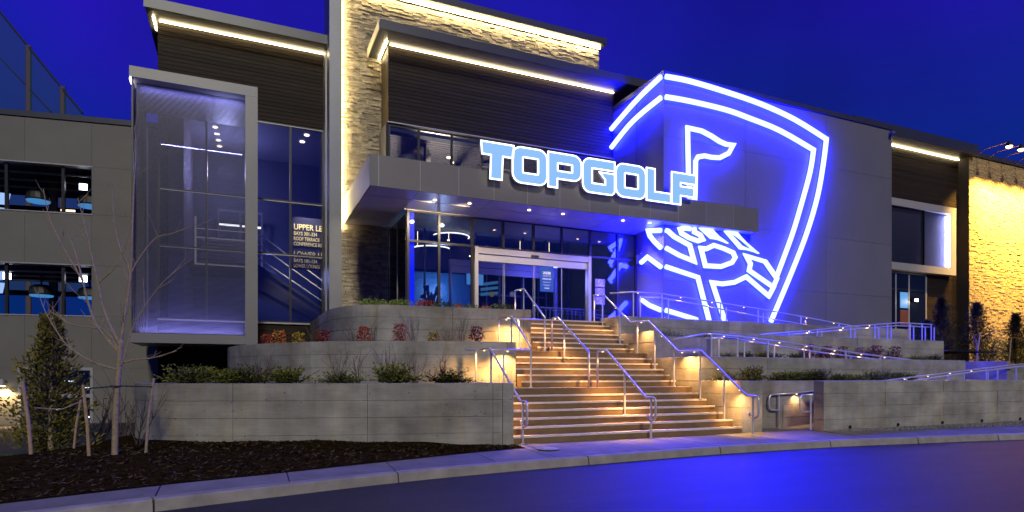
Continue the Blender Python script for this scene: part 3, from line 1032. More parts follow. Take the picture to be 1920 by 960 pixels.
# interior stair with balustrade
sti = bx('interior_landing', ROOMG, B, -1.9, .55, 26.0, 28.6, 5.55, 5.75)
for k in range(7):
    piece('stair_tread', sti, -1.5, .5, 27.0 + k * .16, 27.2 + k * .16, 5.9 + k * .17, 5.96 + k * .17, mat('pale tread', (.35, .28, .24), .5))
b = MB()
for z in (6.62, 6.95):
    b.tube([(-1.6, 25.9, z), (.5, 25.9, z)], .022, 6)
b.tube([(-1.6, 25.9, 5.62), (.5, 25.9, 5.62)], .03, 6)
for x in (-1.6, .48): b.tube([(x, 25.9, 5.6), (x, 25.9, 7.4)], .035, 6)
b.build('interior_rail', emit('lit balustrade', (.85, .62, .40), .55), B)  # rails glow by themselves in place of lamplight falling on them
b = MB(); b.box(-.9, -.1, 28.9, 28.94, 7.80, 7.88); b.box(.0, .75, 28.9, 28.94, 7.80, 7.88)
b.build('linear_light', emit('linear lamp', (1, .85, .55), 5), B)
b = MB(); b.box(-.95, -.88, 28.9, 28.95, 5.7, 8.4); b.box(-.12, -.04, 28.9, 28.95, 5.7, 8.4); b.box(.74, .82, 28.9, 28.95, 5.7, 8.4); b.box(-.95, .82, 28.9, 28.95, 8.4, 8.5)
b.build('inner_door_frame', ROOMG, B)
b = MB(); b.disc((.45, 28.88, 7.35), .12, 14, 'y'); b.build('door_disc', emit('lime disc', (.35, .5, .03), .5), B)
bx('inner_column', FRAME, B, -2.25, -1.95, 24.75, 25.0, 3.4, 11)
# diagonal stair rails right of the screen
b = MB()
for dz in (0, .36, .78):
    b.tube([(.3, 25.9, 7.15 - dz * 1.25), (3.15, 25.9, 5.12 - dz * 1.05)], .026, 6)
b.build('stair_rail', mat('bright rail', (.9, .82, .68), .4, .2), B)
b = MB(); b.poly([(.3, 26.05, 5.95), (3.15, 26.05, 4.1), (3.15, 26.05, 3.4), (.3, 26.05, 5.0)]); b.poly([(.3, 26.1, 5.0), (3.15, 26.1, 3.4), (3.15, 26.1, 3.3), (.3, 26.1, 4.6)])
b.build('stair_stringer', mat('stringer', (.045, .038, .05), .6), B)
lamp('stair_light', 'SPOT', (1.7, 25.0, 10.2), 1500, (1, .85, .62), B, .1, 34, (.12, .12, -1), .9)

# slatted screen box standing in front of the left glazing
sb = bx('screen_frame', FRAME, B, -3.1, .457, 21.5, 24.3, 10.40, 10.72)
bx('frame_bottom', FRAME, sb, -3.1, .09, 21.5, 24.28, 2.42, 2.71)
bx('frame_fin', FRAME, sb, .092, .46, 21.5, 24.28, 2.42, 10.396)
bx('frame_post', FRAME, sb, -3.06, -2.98, 24.15, 24.27, 2.71, 10.4)
bx('frame_post', DARKM, sb, -3.05, -3.0, 21.56, 21.62, 2.71, 10.4)
b = MB()
n = 210
for i in range(n):
    z = 2.76 + (10.36 - 2.76) * i / (n - 1)
    b.box(-3.03, .088, 21.862, 21.87, z - .0075, z + .0075)
    b.box(-3.04, -3.03, 21.62, 24.14, z - .0075, z + .0075)
o = b.build('screen_slat', SLAT, B, kind='stuff')
bx('light_strip', LEDB, B, -2.9, 0, 22.3, 22.36, 2.712, 2.73)
bx('light_strip', LEDW, B, -3.10, -3.055, 21.55, 22.35, 10.31, 10.39)
for z_, e_, sg_ in ((10.34, 60, -1), (2.76, 150, 1)):
    al = lamp('screen_light', 'AREA', (-1.45, 21.62, z_), e_, (.38, .36, 1), B, aim=(0, .12, sg_))
    al.data.shape = 'RECTANGLE'; al.data.size = 2.9; al.data.size_y = .06

# pilaster fin
pf = bx('pilaster', FINM, B, 2.87, 3.30, 22.9, 24.4, 2.3, 17.4)
piece('trim', pf, 2.83, 2.868, 23.7, 24.3, 3.4, 13.6, ALU)

# stone tower
b = MB(); b.box(3.3, 4.87, 23.56, 34, 2.2, 15.86); b.box(4.872, 5.13, 23.56, 25, 2.2, 7.0); b.box(4.872, 14.52, 23.56, 34, 12.08, 15.859)
tw = b.build('stone_tower', STONEB, B)
rs = random.Random(5)
stones = []
def course(x0, x1, z0, z1, hh=.062, skip=None):
    z = z0
    while z < z1 - .02:
        h = rs.uniform(.05, .085)
        x = x0
        while x < x1 - .02:
            l = rs.uniform(.14, .48)
            e = min(x + l, x1)
            stones.append((x + .002, e - .002, 23.56 - rs.uniform(.012, .075), z + .002, min(z + h, z1) - .002))
            x = e
        z += h
course(3.37, 4.87, 3.3, 15.84)
course(4.872, 5.13, 3.3, 7.0)
course(4.872, 14.5, 13.35, 15.84)
stones.sort(key=lambda q: -(q[1] - q[0]) * (q[4] - q[3]) / (q[0] * .4 + 21) ** 2)
for q in stones[:290]:
    piece('ledge_stone', tw, q[0], q[1], q[2], 23.57, q[3], q[4], STONE)
b = MB()
for q in stones[290:]:
    b.box(q[0], q[1], q[2], 23.57, q[3], q[4])
b.build('ledge_stone_field', STONEI, tw, kind='stuff')
tr = bx('tower_roof', EAVE, B, 3.3, 14.62, 23.05, 34, 15.9, 16.18)
bx('light_strip', LEDT, B, 3.36, 14.45, 23.30, 23.36, 15.83, 15.88)
bx('light_strip', LEDT, B, 3.31, 3.365, 23.38, 23.44, 6.9, 15.8)

# projecting wood box with its eave
wb = bx('wood_box', WOODB, B, 4.88, 14.47, 22.30, 23.5, 10.66, 13.42)
siding(wb, 4.86, 14.44, 22.30, 10.66, 13.42, .138, 3, 2)
siding(wb, 22.28, 23.47, 4.876, 10.66, 13.42, .138, 1, 3, axis='y')
piece('trim', wb, 4.84, 14.44, 22.26, 22.31, 10.615, 10.655, ALU)
eb = bx('eave', EAVE, B, 4.35, 15.6, 21.3, 23.48, 13.43, 13.74)
bx('fascia_lip', EAVE, eb, 4.33, 15.6, 21.27, 21.297, 13.40, 13.60)
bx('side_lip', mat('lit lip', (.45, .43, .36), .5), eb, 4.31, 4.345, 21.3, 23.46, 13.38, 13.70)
bx('light_strip', LEDL, B, 4.9, 14.4, 22.16, 22.21, 13.375, 13.41)
bx('light_strip', LED, B, 4.72, 4.77, 22.0, 23.4, 13.375, 13.41)
# clerestory strip below it
cw = bx('clerestory_frame', DARKM, B, 4.88, 14.44, 22.34, 22.42, 10.52, 10.6)
for x in (4.9, 6.0, 7.28, 8.51, 9.7, 10.87, 12.06, 13.27, 14.4):
    piece('mullion', cw, x - .035, x + .035, 22.30, 22.40, 8.0, 10.52, DARKM)
for a, b_ in zip((4.9, 6.0, 7.28, 8.51, 9.7, 10.87, 12.06, 13.27), (6.0, 7.28, 8.51, 9.7, 10.87, 12.06, 13.27, 14.4)):
    piece('pane', cw, a + .036, b_ - .036, 22.352, 22.36, 8.0, 10.5, GLASS)
    piece('blind', cw, a + .05, b_ - .05, 22.385, 22.40, 10.36, 10.48, ROOMG)
bx('return_wall', ROOMD, B, 4.78, 4.86, 22.34, 23.5, 7.9, 10.62)
# room behind the clerestory: deck ceiling, ducts, beams
bx('upper_room_back', ROOMD, B, 4.9, 14.4, 33, 33.1, 7.9, 12)
bx('upper_room_floor', CARPET, B, 4.9, 14.4, 22.6, 33, 8.0, 8.05)
b = MB()
for i in range(44):
    b.box(4.9, 14.4, 22.7 + i * .24, 22.82 + i * .24, 11.85, 11.95)
b.box(4.9, 14.4, 22.6, 33, 11.96, 12.0)
b.build('metal_deck', mat('deck grey', (.16, .15, .14), .6), B)
b = MB(); b.tube([(5.6, 22.9, 9.3), (7.1, 26, 10.9), (8.4, 32, 11.0)], .42, 14); b.build('air_duct', mat('duct', (.20, .18, .16), .45, .4), B, smooth=True)
b = MB()
b.tube([(7.2, 23, 8.6), (9.6, 29, 11.6)], .13, 4); b.tube([(8.9, 23, 8.7), (10.5, 28, 11.6)], .10, 4)
b.build('roof_brace', mat('brace', (.22, .2, .18), .5), B)
b = MB(); b.lathe((6.75, 24.2, 9.15), [(.13, 0), (.14, .1), (.14, .42), (.05, .45), (.05, 1.6)], 12); b.build('pendant_shade', BLACK, B)
b = MB(); b.lathe((6.75, 24.2, 9.13), [(.0, 0), (.11, .0), (.11, .02), (0, .02)], 12); b.lathe((7.9, 24.6, 10.5), [(.0, 0), (.10, .0), (.10, .03), (0, .03)], 12); b.lathe((8.3, 25.4, 10.6), [(.0, 0), (.08, .0), (.08, .03), (0, .03)], 12)
b.build('pendant_lamp', DOWN, B)
lamp('upper_room_light', 'POINT', (7.6, 25.5, 8.9), 2000, (1, .82, .62), B, .3)

# emblem block
eb2 = bx('emblem_block', PANEL, B, 14.48, 27.2, 18.92, 34, 2.6, 12.72)
xsj = [14.45, 18.44, 22.99, 27.21]
zsj = [2.6, 5.0, 7.38, 10.4, 12.62]
for a, b_ in zip(xsj, xsj[1:]):
    for z0, z1 in zip(zsj, zsj[1:]):
        piece('wall_panel', eb2, a + (.006 if a > 15 else 0), b_ - .006, 18.86, 18.92, z0 + .005, z1 - .005, PANEL)
for z0, z1 in zip(zsj, zsj[1:]):
    piece('wall_panel', eb2, 14.45, 14.48, 18.922, 20.56, z0 + .005, z1 - .005, PANEL)
    piece('wall_panel', eb2, 14.45, 14.48, 20.6, 23.5, z0 + .005, z1 - .005, PANEL)
cp = bx('parapet_cap', EAVE, B, 14.40, 27.28, 18.80, 34, 12.63, 12.83)
bx('light_strip', LEDL, B, 14.34, 14.39, 22.3, 24, 13.3, 13.34) if False else None

# far right wood wing
rw = bx('wood_wing', WOODB, B, 27.2, 36.74, 21.62, 34, 2.2, 13.45)
siding(rw, 27.2, 36.72, 21.62, 2.3, 13.45, .145, 2, 9)
re_ = bx('eave', EAVE, B, 27.2, 37.0, 20.7, 34, 13.50, 14.05)
bx('light_strip', LEDL, B, 27.3, 36.65, 21.50, 21.56, 13.44, 13.49)
FRAMEL = mat('pale metal frame', (.34, .33, .33), .5, .05, var=.06, scale=1)
wf = bx('window_frame', FRAMEL, B, 29, 35.95, 21.25, 21.57, 10.24, 10.62)
piece('frame_bar', wf, 29, 35.95, 21.25, 21.57, 6.92, 7.30, FRAMEL)
piece('frame_bar', wf, 35.48, 35.95, 21.252, 21.57, 7.302, 10.238, FRAMEL)
b = MB()
for i in range(42):
    z = 7.34 + (10.2 - 7.34) * i / 41
    b.box(29.05, 35.40, 21.40, 21.415, z - .018, z + .018)
b.build('window_slat', SLAT, wf, kind='stuff')
piece('backing', wf, 29, 35.46, 21.54, 21.575, 7.3, 10.24, mat('screen backing', (.05, .05, .10), .6))
piece('mullion', wf, 33.35, 33.40, 21.32, 21.5, 7.3, 10.24, DARKM)
piece('light_strip', wf, 35.43, 35.47, 21.33, 21.37, 7.35, 10.2, emit('cool LED strip', (.40, .42, 1.0), 60))
al = lamp('strip_light', 'AREA', (35.40, 21.34, 8.77), 90, (.36, .40, 1), wf, aim=(-1, .05, 0))
al.data.shape = 'RECTANGLE'; al.data.size = .05; al.data.size_y = 2.8
gg = bx('lower_window_frame', ALU, B, 29, 33.9, 21.55, 21.60, 6.80, 6.88)
for x in (31.4, 32.45, 33.86):
    piece('mullion', gg, x - .05, x + .05, 21.54, 21.59, 2.6, 6.8, ALU)
piece('transom', gg, 29, 33.86, 21.55, 21.585, 5.95, 6.02, DARKM)
for a, b_ in ((29.0, 31.35), (31.45, 32.4), (32.5, 33.81)):
    piece('pane', gg, a, b_, 21.556, 21.566, 2.6, 6.8, mat('black glazing', (.006, .007, .012), .05, spec=.6))
piece('lit_screen', gg, 31.75, 32.35, 21.53, 21.552, 5.0, 5.83, TVB)
piece('red_wall_light', gg, 31.75, 32.38, 21.532, 21.552, 4.1, 4.9, emit('red room glow', (.10, .018, .008), 1.))
wl2 = bx('wall_lamp', BLACK, B, 32.62, 32.92, 21.36, 21.5, 5.36, 5.52)
piece('lens', wl2, 32.65, 32.89, 21.34, 21.36, 5.36, 5.5, emit('wall lamp lens', (1, .9, .62), 12))
lamp('wall_lamp_light', 'POINT', (32.77, 21.2, 5.4), 18, (1, .88, .6), B, .05)
# security camera on the block corner
sc_ = thing('security_camera', 'small dark camera on the top right corner of the emblem wall', 'camera', (27.1, 18.75, 12.3))
b = MB(); b.lathe((27.05, 18.7, 12.28), [(.0, 0), (.08, .03), (.10, .10), (.08, .16), (0, .16)], 10); b.build('dome', BLACK, sc_)
b = MB(); b.box(27.0, 27.2, 18.68, 18.85, 12.44, 12.52); b.build('bracket', PANELD, sc_)
sp_ = thing('wall_speaker', 'small dark diamond shaped box on the pink lit wall beside the glazing', 'speaker', (14.4, 20.4, 6.0))
b = MB(); b.prism([(14.445, 20.15), (14.445, 20.5), (14.25, 20.33)], 5.85, 6.2); b.build('body', BLACK, sp_)
b = MB(); b.box(14.40, 14.449, 20.25, 20.4, 6.2, 6.28); b.build('bracket', PANELD, sp_)

# canopy
cn = bx('canopy', PANELD, B, 3.52, 14.40, 18.46, 23.5, 7.12, 7.97)
bx('canopy_arm', PANELD, cn, 14.402, 18.62, 18.46, 18.82, 7.12, 7.97)
jx = [3.46, 3.72, 4.99, 6.23, 7.42, 8.61, 9.82, 10.98, 12.2, 13.52, 14.76, 16.06, 17.39, 18.68]
for a, b_ in zip(jx, jx[1:]):
    piece('fascia_panel', cn, a + .006, b_ - .006, 18.40, 18.455, 7.06, 8.0, PANELD)
jy = [18.46, 19.3, 20.2, 21.1, 22.1, 23.5]
for a, b_ in zip(jy, jy[1:]):
    piece('fascia_panel', cn, 3.46, 3.515, a + .006, b_ - .006, 7.06, 8.0, PANELD)
piece('fascia_panel', cn, 18.625, 18.68, 18.46, 18.84, 7.06, 8.0, PANELD)
for x in jx[1:-1]:
    piece('seam', cn, x - .008, x + .008, 18.396, 18.41, 7.07, 7.99, ALU)
piece('top_cap', cn, 3.52, 14.4, 18.46, 23.4, 7.975, 8.0, PANELD)
piece('top_cap', cn, 14.41, 18.62, 18.46, 18.82, 7.975, 8.0, PANELD)
sj = [3.72, 4.99, 7.42, 9.82, 12.2, 14.40]
for a, b_ in zip([3.52] + sj[1:], sj[1:]):
    for y0, y1 in ((18.47, 19.45), (19.45, 20.58)):
        piece('soffit_panel', cn, a + .006, b_ - .006, y0 + .005, y1 - .005, 7.075, 7.115, SOFF)
for y0, y1 in ((20.6, 22), (22, 23.45)):
    piece('soffit_panel', cn, 3.526, 5.0, y0 + .005, y1 - .005, 7.075, 7.115, SOFF)
piece('soffit_panel', cn, 14.41, 18.6, 18.47, 18.82, 7.075, 7.115, SOFF)
for x in sj[:-1]:
    piece('seam', cn, x - .009, x + .009, 18.47, 20.57 if x > 4 else 23.4, 7.066, 7.074, ALU)
piece('seam', cn, 3.53, 14.39, 19.44, 19.46, 7.064, 7.072, ALU)
piece('seam', cn, 5.0, 14.39, 20.54, 20.57, 7.05, 7.072, ALU)
for x, y in ((5.68, 19.15), (6.83, 19.08), (8.97, 19.03), (10.27, 19.02), (12.7, 18.94), (13.8, 18.84)):
    b = MB(); b.lathe((x, y, 7.06), [(0, 0), (.055, 0), (.055, .010), (0, .010)], 12); b.build('downlight', DOWN, cn)
    lamp('downlight_beam', 'SPOT', (x, y, 7.04), 420 if x < 7 else 220, (1, .78, .5), B, .05, 140, (-.3, .75, -1) if x < 7 else (0, .1, -1), .8)

# entrance glazing
ex = [5.16, 6.25, 7.47, 8.66, 9.88, 11.06, 12.3, 13.54, 14.42]
eg = bx('entrance_frame', DARKM, B, 5.12, 14.42, 20.57, 20.65, 7.0, 7.07)
for x in ex:
    z0 = 6.05 if 7.5 < x < 12.29 else 3.27
    piece('mullion', eg, x - .04, x + .04, 20.55, 20.66, z0, 7.0, DARKM)
for a, b_ in zip(ex, ex[1:]):
    piece('pane', eg, a + .04, b_ - .04, 20.597, 20.606, 6.06, 7.0, GLASSE)
    piece('transom', eg, a + .04, b_ - .04, 20.565, 20.645, 5.98, 6.055, DARKM)
    if not (7.4 < a < 12.2):
        piece('pane', eg, a + .04, b_ - .04, 20.597, 20.606, 3.3, 5.975, GLASSE)
piece('mullion', eg, 5.12, 5.2, 20.66, 20.76, 3.27, 7.0, ALU)
for y0, y1 in ((20.78, 22.1), (22.14, 23.48)):
    piece('pane', eg, 5.15, 5.158, y0, y1, 3.3, 7.0, GLASSE)
piece('mullion', eg, 5.13, 5.18, 22.1, 22.14, 3.27, 7.0, ALU)
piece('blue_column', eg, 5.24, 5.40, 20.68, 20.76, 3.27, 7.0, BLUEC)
# sliding door package
sd = thing('sliding_door', 'glass automatic sliding entrance door with pale head panel and jambs', 'door', (9.9, 20.6, 3.27))
b = MB(); b.box(7.53, 12.25, 20.46, 20.64, 5.76, 5.97); b.build('head_panel', ALU, sd)
b = MB(); b.box(7.53, 12.25, 20.50, 20.63, 5.50, 5.745); b.build('head_panel', ALU, sd)
bx('sensor', BLACK, sd, 9.72, 10.03, 20.42, 20.46, 5.79, 5.85)
for x in (7.55, 12.17):
    bx('jamb', ALU, sd, x - .02, x + .10, 20.44, 20.68, 3.27, 5.99)
for a, b_, y in ((7.68, 8.68, 20.60), (8.68, 9.87, 20.55), (9.89, 11.05, 20.55), (11.05, 12.14, 20.60)):
    lf = bx('leaf', GLASS, sd, a + .02, b_ - .02, y, y + .01, 3.33, 5.48)
    for x in (a + .008, b_ - .036):
        piece('stile', lf, x + .006, x + .022, y - .010, y + .020, 3.3, 5.49, mat('blue grey stile', (.30, .30, .38), .4, .4))
po = thing('door_poster', 'blue opening notice taped on the right sliding door leaf', 'poster', (10.4, 20.53, 5.0))
bx('sheet', mat('poster blue', (.006, .07, .26), .5), po, 10.12, 10.68, 20.525, 20.532, 4.55, 5.5)
text('lettering', 'UNDER', .135, (10.4, 20.522, 5.20), WHT, po, .001, 'CENTER', bold=.004, xs=.72)
text('lettering', 'CONSTRUCTION', .10, (10.4, 20.522, 5.10), mat('pale print', (.45, .5, .65), .5), po, .001, 'CENTER', xs=.43)
text('lettering', 'OPENING DAY', .065, (10.4, 20.522, 5.0), WHT, po, .001, 'CENTER', bold=.002, xs=.85)
text('lettering', 'Friday December 15, 7PM', .04, (10.4, 20.522, 4.89), WHT, po, .001, 'CENTER', xs=.75)
for w_, z in ((.17, 4.80), (.10, 4.765)):
    bx('print_line', mat('pale print', (.45, .5, .65), .5), po, 10.4 - w_, 10.4 + w_, 20.523, 20.5245, z, z + .012)
text('lettering', 'TOPGOLF', .055, (10.4, 20.522, 4.66), WHT, po, .001, 'CENTER', bold=.002, xs=.85)
SIGNB = mat('violet sign plate', (.16, .14, .34), .5)
SIGNL = mat('sign print', (.50, .46, .72), .5)
for i, z in enumerate((5.0, 4.66, 4.32)):
    sg = thing('prohibition_sign', ('top small violet sign with crossed circle beside the door', 'middle small violet sign with crossed circle beside the door', 'bottom small violet sign with crossed circle beside the door')[i], 'sign', (12.72, 20.55, z), 'prohibition signs beside the door')
    bx('plate', SIGNB, sg, 12.5, 12.93, 20.535, 20.545, z - .14, z + .17)
    b = MB(); b.tube([(12.715 + .095 * math.cos(a * pi / 10), 20.532, z + .04 + .095 * math.sin(a * pi / 10)) for a in range(20)], .014, 6, True)
    b.tube([(12.715 - .065, 20.532, z + .04 + .065), (12.715 + .065, 20.532, z + .04 - .065)], .012, 6)
    b.build('symbol', SIGNL, sg)
    b = MB(); b.tube([(12.67, 20.531, z + .03), (12.75, 20.531, z + .05)], .008, 5) if i != 1 else b.tube([(12.715, 20.531, z + .0), (12.715, 20.531, z + .08)], .012, 5)
    b.build('pictogram', SIGNL, sg)
    bx('print_line', SIGNL, sg, 12.55, 12.88, 20.531, 20.535, z - .10, z - .075)

# lobby interior
bx('lobby_floor', CARPET, B, 5.2, 14.4, 20.7, 29, 3.2, 3.262)
bx('lobby_ceiling', mat('lobby ceiling', (.05, .045, .065), .7), B, 5.2, 14.4, 20.75, 29, 7.85, 7.95)
bx('lobby_back', ROOMD, B, 5.2, 14.4, 28.6, 28.7, 3.26, 7.85)
bx('lobby_wall', ROOMB, B, 6.2, 9.3, 25.6, 25.7, 3.3, 5.85)
bx('lobby_soffit', mat('lobby header', (.06, .05, .09), .6), B, 5.3, 14.3, 27.3, 27.5, 6.3, 7.6)
for k in range(9):
    bx('inner_mullion', DARKM, B, 5.4 + k * 1.05, 5.46 + k * 1.05, 23.2, 23.28, 3.27, 7.3)
b = MB(); b.box(7.45, 12.2, 23.1, 23.25, 5.75, 6.0); b.box(7.45, 12.2, 23.14, 23.24, 5.5, 5.74); b.box(7.45, 7.53, 23.1, 23.25, 3.27, 5.75); b.box(12.1, 12.2, 23.1, 23.25, 3.27, 5.75)
b.build('inner_door_head', mat('violet aluminium', (.30, .27, .42), .4, .3), B)
tv = thing('television', 'lit flat screen showing a yellow picture behind the left door jamb', 'television', (9.4, 25.5, 5.7))
bx('screen', TVB, tv, 9.0, 9.78, 25.50, 25.53, 5.42, 6.0)
bx('bezel', BLACK, tv, 8.97, 9.81, 25.531, 25.57, 5.39, 6.03)
b = MB()
for k in range(14):
    x = 9.2 + .45 * rs.random(); z = 5.5 + .38 * rs.random(); r_ = rs.uniform(.03, .09)
    b.quad((x - r_, 25.495 - k * .0002, z - r_ * .5), (x + r_, 25.495 - k * .0002, z - r_ * .2), (x + r_ * .8, 25.495 - k * .0002, z + r_ * .5), (x - r_ * .6, 25.495 - k * .0002, z + r_ * .3))
b.build('picture', emit('screen amber', (.55, .35, .04), .8), tv)
for i, (x, y, z, r_) in enumerate(((7.75, 23.9, 7.05, .75), (7.05, 24.3, 6.55, .8))):
    rl = thing('ring_pendant', ('upper glowing ring pendant lamp seen through the left entrance glass', 'lower glowing ring pendant lamp seen through the left entrance glass')[i], 'pendant lamp', (x, y, z), 'ring lamps in the lobby')
    b = MB(); b.tube([(x + r_ * math.cos(a * pi / 20), y + r_ * math.sin(a * pi / 20), z) for a in range(21, 41)], .026, 6); b.build('glowing_ring', RING, rl)
    b = MB()
    for a in (0, 2.1, 4.2): b.tube([(x + r_ * math.cos(a), y + r_ * math.sin(a), z), (x, y, 7.84)], .006, 4)
    b.build('cable', ALU, rl)
for i in range(3):
    tvs = thing('television', ('tilted cyan screen high behind the left entrance glass', 'slanted cyan screen behind the centre transom', 'cyan screen behind the right transom panes')[i], 'television', ((5.75, 24, 6.75), (9.3, 24, 6.55), (11.3, 24, 6.55))[i], 'screens in the lobby')
    x, y, z = tvs.location
    b = MB(); b.poly([(x - .22, y, z - .3), (x + .15, y, z - .22), (x + .12, y, z + .3), (x - .25, y, z + .25)] if i < 2 else [(x - .35, y, z - .2), (x + .3, y, z - .2), (x + .3, y, z + .2), (x - .35, y, z + .2)])
    b.build('screen', TVB, tvs)
    b = MB(); b.box(x - .04, x + .04, y + .03, y + .08, z, 7.84); b.build('mount', BLACK, tvs)
b = MB()
for k in range(3): b.poly([(9.95, 26.3, 5.05 + k * .22), (10.9, 26.5, 5.2 + k * .25), (10.9, 26.5, 5.33 + k * .25), (9.95, 26.3, 5.2 + k * .22)])
b.build('menu_board', emit('menu glow', (.08, .28, .50), .6), B)
b = MB()
for x, z in ((9.2, 4.7), (10.1, 4.75)): b.disc((x, 23.05, z), .11, 14, 'y')
b.build('door_disc', emit('yellow disc', (.42, .33, .02), .35), B)
pt = thing('potted_plant', 'dark leafy plant silhouetted behind the entrance glass near the red shrub', 'plant', (6.4, 22.0, 3.27))
b = MB()
for k in range(16):
    a = k * 2.4; r_ = .25 + .25 * rs.random(); h = .7 + .5 * rs.random()
    x, y = 6.4, 22.0
    b.quad((x, y, 3.6), (x + r_ * .5 * math.cos(a + .3), y + r_ * .5 * math.sin(a + .3), 3.6 + h), (x + r_ * math.cos(a), y + r_ * math.sin(a), 3.55 + h * .95), (x + r_ * .5 * math.cos(a - .3), y + r_ * .5 * math.sin(a - .3), 3.6 + h * .8))
b.build('leaves', mat('dark leaf', (.012, .02, .012), .5), pt)
b = MB(); b.lathe((6.4, 22.0, 3.262), [(.16, 0), (.22, .36), (.2, .36), (0, .33)], 12); b.build('pot', ROOMG, pt)
b = MB()
for k in range(7):
    b.lathe((5.9 + k * 1.25, 26.2 + (k % 2) * .6, 6.9 + .25 * (k % 3)), [(0, 0), (.07, .02), (.07, .05), (0, .06)], 8)
    b.tube([(5.9 + k * 1.25, 26.2 + (k % 2) * .6, 6.95 + .25 * (k % 3)), (5.9 + k * 1.25, 26.2 + (k % 2) * .6, 7.84)], .008, 4)
b.build('lobby_pendant', DOWN, B, kind='stuff')
b = MB()
for k in range(5): b.box(9.6 + k * .9, 9.66 + k * .9, 27.0, 27.06, 3.3, 6.3)
b.box(9.4, 13.6, 27.0, 27.08, 5.2, 5.28)
b.build('lobby_screen_wall', FRAME, B)
lamp('lobby_light', 'POINT', (7.6, 24.9, 5.0), 90, (.55, .7, 1), B, .3)
lamp('lobby_light', 'POINT', (11.2, 21.8, 5.2), 200, (.25, .25, 1), B, .3)
gr = MB()
for k in range(16): gr.box(11.2 + k * .2, 11.22 + k * .2, 22.6, 22.62, 3.3, 4.2)
gr.box(11.1, 14.3, 22.59, 22.63, 4.18, 4.24); gr.build('queue_rail', FRAME, B)

# directory panel in the stair hall
dp = thing('directory_sign', 'pale gold directory lettering for upper and lower level behind the tall glazing', 'sign', (1.8, 24.9, 6.4))
bx('plate', mat('directory plate', (.022, .022, .055), .4), dp, 1.70, 3.18, 24.93, 24.94, 5.5, 7.5)
for s_, sz, z, wd in (('UPPER LEVEL', .31, 7.02, 1.47), ('BAYS 301-334', .19, 6.81, .86), ('ROOF TERRACE', .19, 6.61, .95), ('CONFERENCE ROOM', .19, 6.41, 1.30),
                     ('LOWER LEVEL', .31, 5.97, 1.5), ('BAYS 101-134', .19, 5.77, .86), ('LOWER LOUNGE', .19, 5.57, .98)):
    lt = text('lettering', s_, sz, (1.80, 24.915, z), GOLDTXT, dp, .006, 'LEFT', bold=.004)
    lt.scale.x = wd / max(v.co.x for v in lt.data.vertices)
lamp('directory_light', 'SPOT', (2.3, 24.56, 8.6), 2300, (1, .80, .42), dp, .05, 60, (.02, .13, -1), .8)

# ------------------------------------------------------------------ neon emblem on the block
em = thing('neon_emblem', 'giant blue neon shield with flag and golf ball outlines wrapping the building corner', 'neon sign', (18, 18.8, 3.5))
YN, XN = 18.73, 14.32


def neon(pts, closed=False, smoothing=0, face='f', r=.094):
    q = [(x, YN, z) if face == 'f' else (XN, x, z) for x, z in pts]
    if smoothing:
        q = cr(q, smoothing, closed)
    b = MB(); b.tube(q, r, 8, closed); b.build('neon_tube', NEON, em, smooth=True)
    b = MB()
    b.tube([(p[0], p[1] + .080, p[2]) if face == 'f' else (p[0] + .080, p[1], p[2]) for p in q], .042, 6, closed)
    b.build('halo_tube', NEONB, em)


OUT1 = [(14.45, 12.56), (15.55, 12.60), (17.31, 12.52), (19.19, 12.36), (21.01, 12.05), (22.85, 11.52)]
OUT2 = [(22.85, 11.52), (22.67, 10.46), (22.32, 9.01), (21.70, 7.42), (20.84, 5.72), (19.68, 3.62)]
neon([tuple(p.xy) for p in cr([(x, z, 0) for x, z in OUT1], 4)][:-1] + [tuple(p.xy) for p in cr([(x, z, 0) for x, z in OUT2], 4)], r=.098)
IN1 = [(14.45, 11.80), (15.55, 11.84), (17.31, 11.82), (18.55, 11.69), (20.17, 11.46), (22.09, 10.95)]
IN2 = [(22.09, 10.95), (21.88, 9.97), (21.36, 8.52), (20.84, 7.22), (20.01, 5.5)]
neon([tuple(p.xy) for p in cr([(x, z, 0) for x, z in IN1], 4)][:-1] + [tuple(p.xy) for p in cr([(x, z, 0) for x, z in IN2], 4)], r=.098)
neon([(18.86, 12.58), (20.0, 12.42), (21.0, 12.2), (22.25, 11.86)], face='s', smoothing=3, r=.098)
neon([(18.86, 11.80), (20.0, 11.70), (21.0, 11.52), (22.24, 11.08)], face='s', smoothing=3, r=.098)
neon([(15.58, 8.02), (15.50, 9.03), (15.46, 10.81), (16.13, 10.80), (16.6, 10.68), (17.02, 10.53), (17.35, 10.47), (17.69, 10.49), (17.47, 10.14), (17.02, 9.9), (16.6, 9.86), (16.28, 9.87), (15.95, 9.78), (15.84, 9.6), (15.82, 8.4), (15.80, 8.02)])
neon([(15.54, 7.05), (15.53, 7.0), (15.31, 7.0), (15.11, 6.94), (15.18, 6.79), (15.54, 6.65), (15.95, 6.57), (16.18, 6.65), (16.06, 6.81), (15.78, 6.9), (15.78, 7.05)])
neon([(14.46, 6.83), (14.55, 6.82), (14.84, 6.63), (15.56, 6.37), (15.77, 5.78), (15.08, 5.95), (14.46, 6.18)])
neon([(18.87, 6.85), (19.63, 7.0), (19.53, 6.78), (19.23, 6.49), (18.87, 6.2)], face='s')
neon([(16.18, 7.03), (16.6, 7.03), (17.26, 6.66), (16.6, 6.79)], True)
neon([(17.4, 7.03), (17.83, 7.03), (18.86, 6.39), (18.08, 6.5)], True)
neon([(16.1, 6.3), (16.36, 6.3), (16.73, 6.47), (17.2, 6.39), (17.69, 6.26), (17.8, 6.08), (17.64, 5.87), (17.08, 5.67), (16.31, 5.65)], True)
neon([(18.37, 6.19), (19.37, 6.035), (20.01, 5.39), (19.81, 5.03), (18.52, 5.62), (18.59, 5.89)], True)
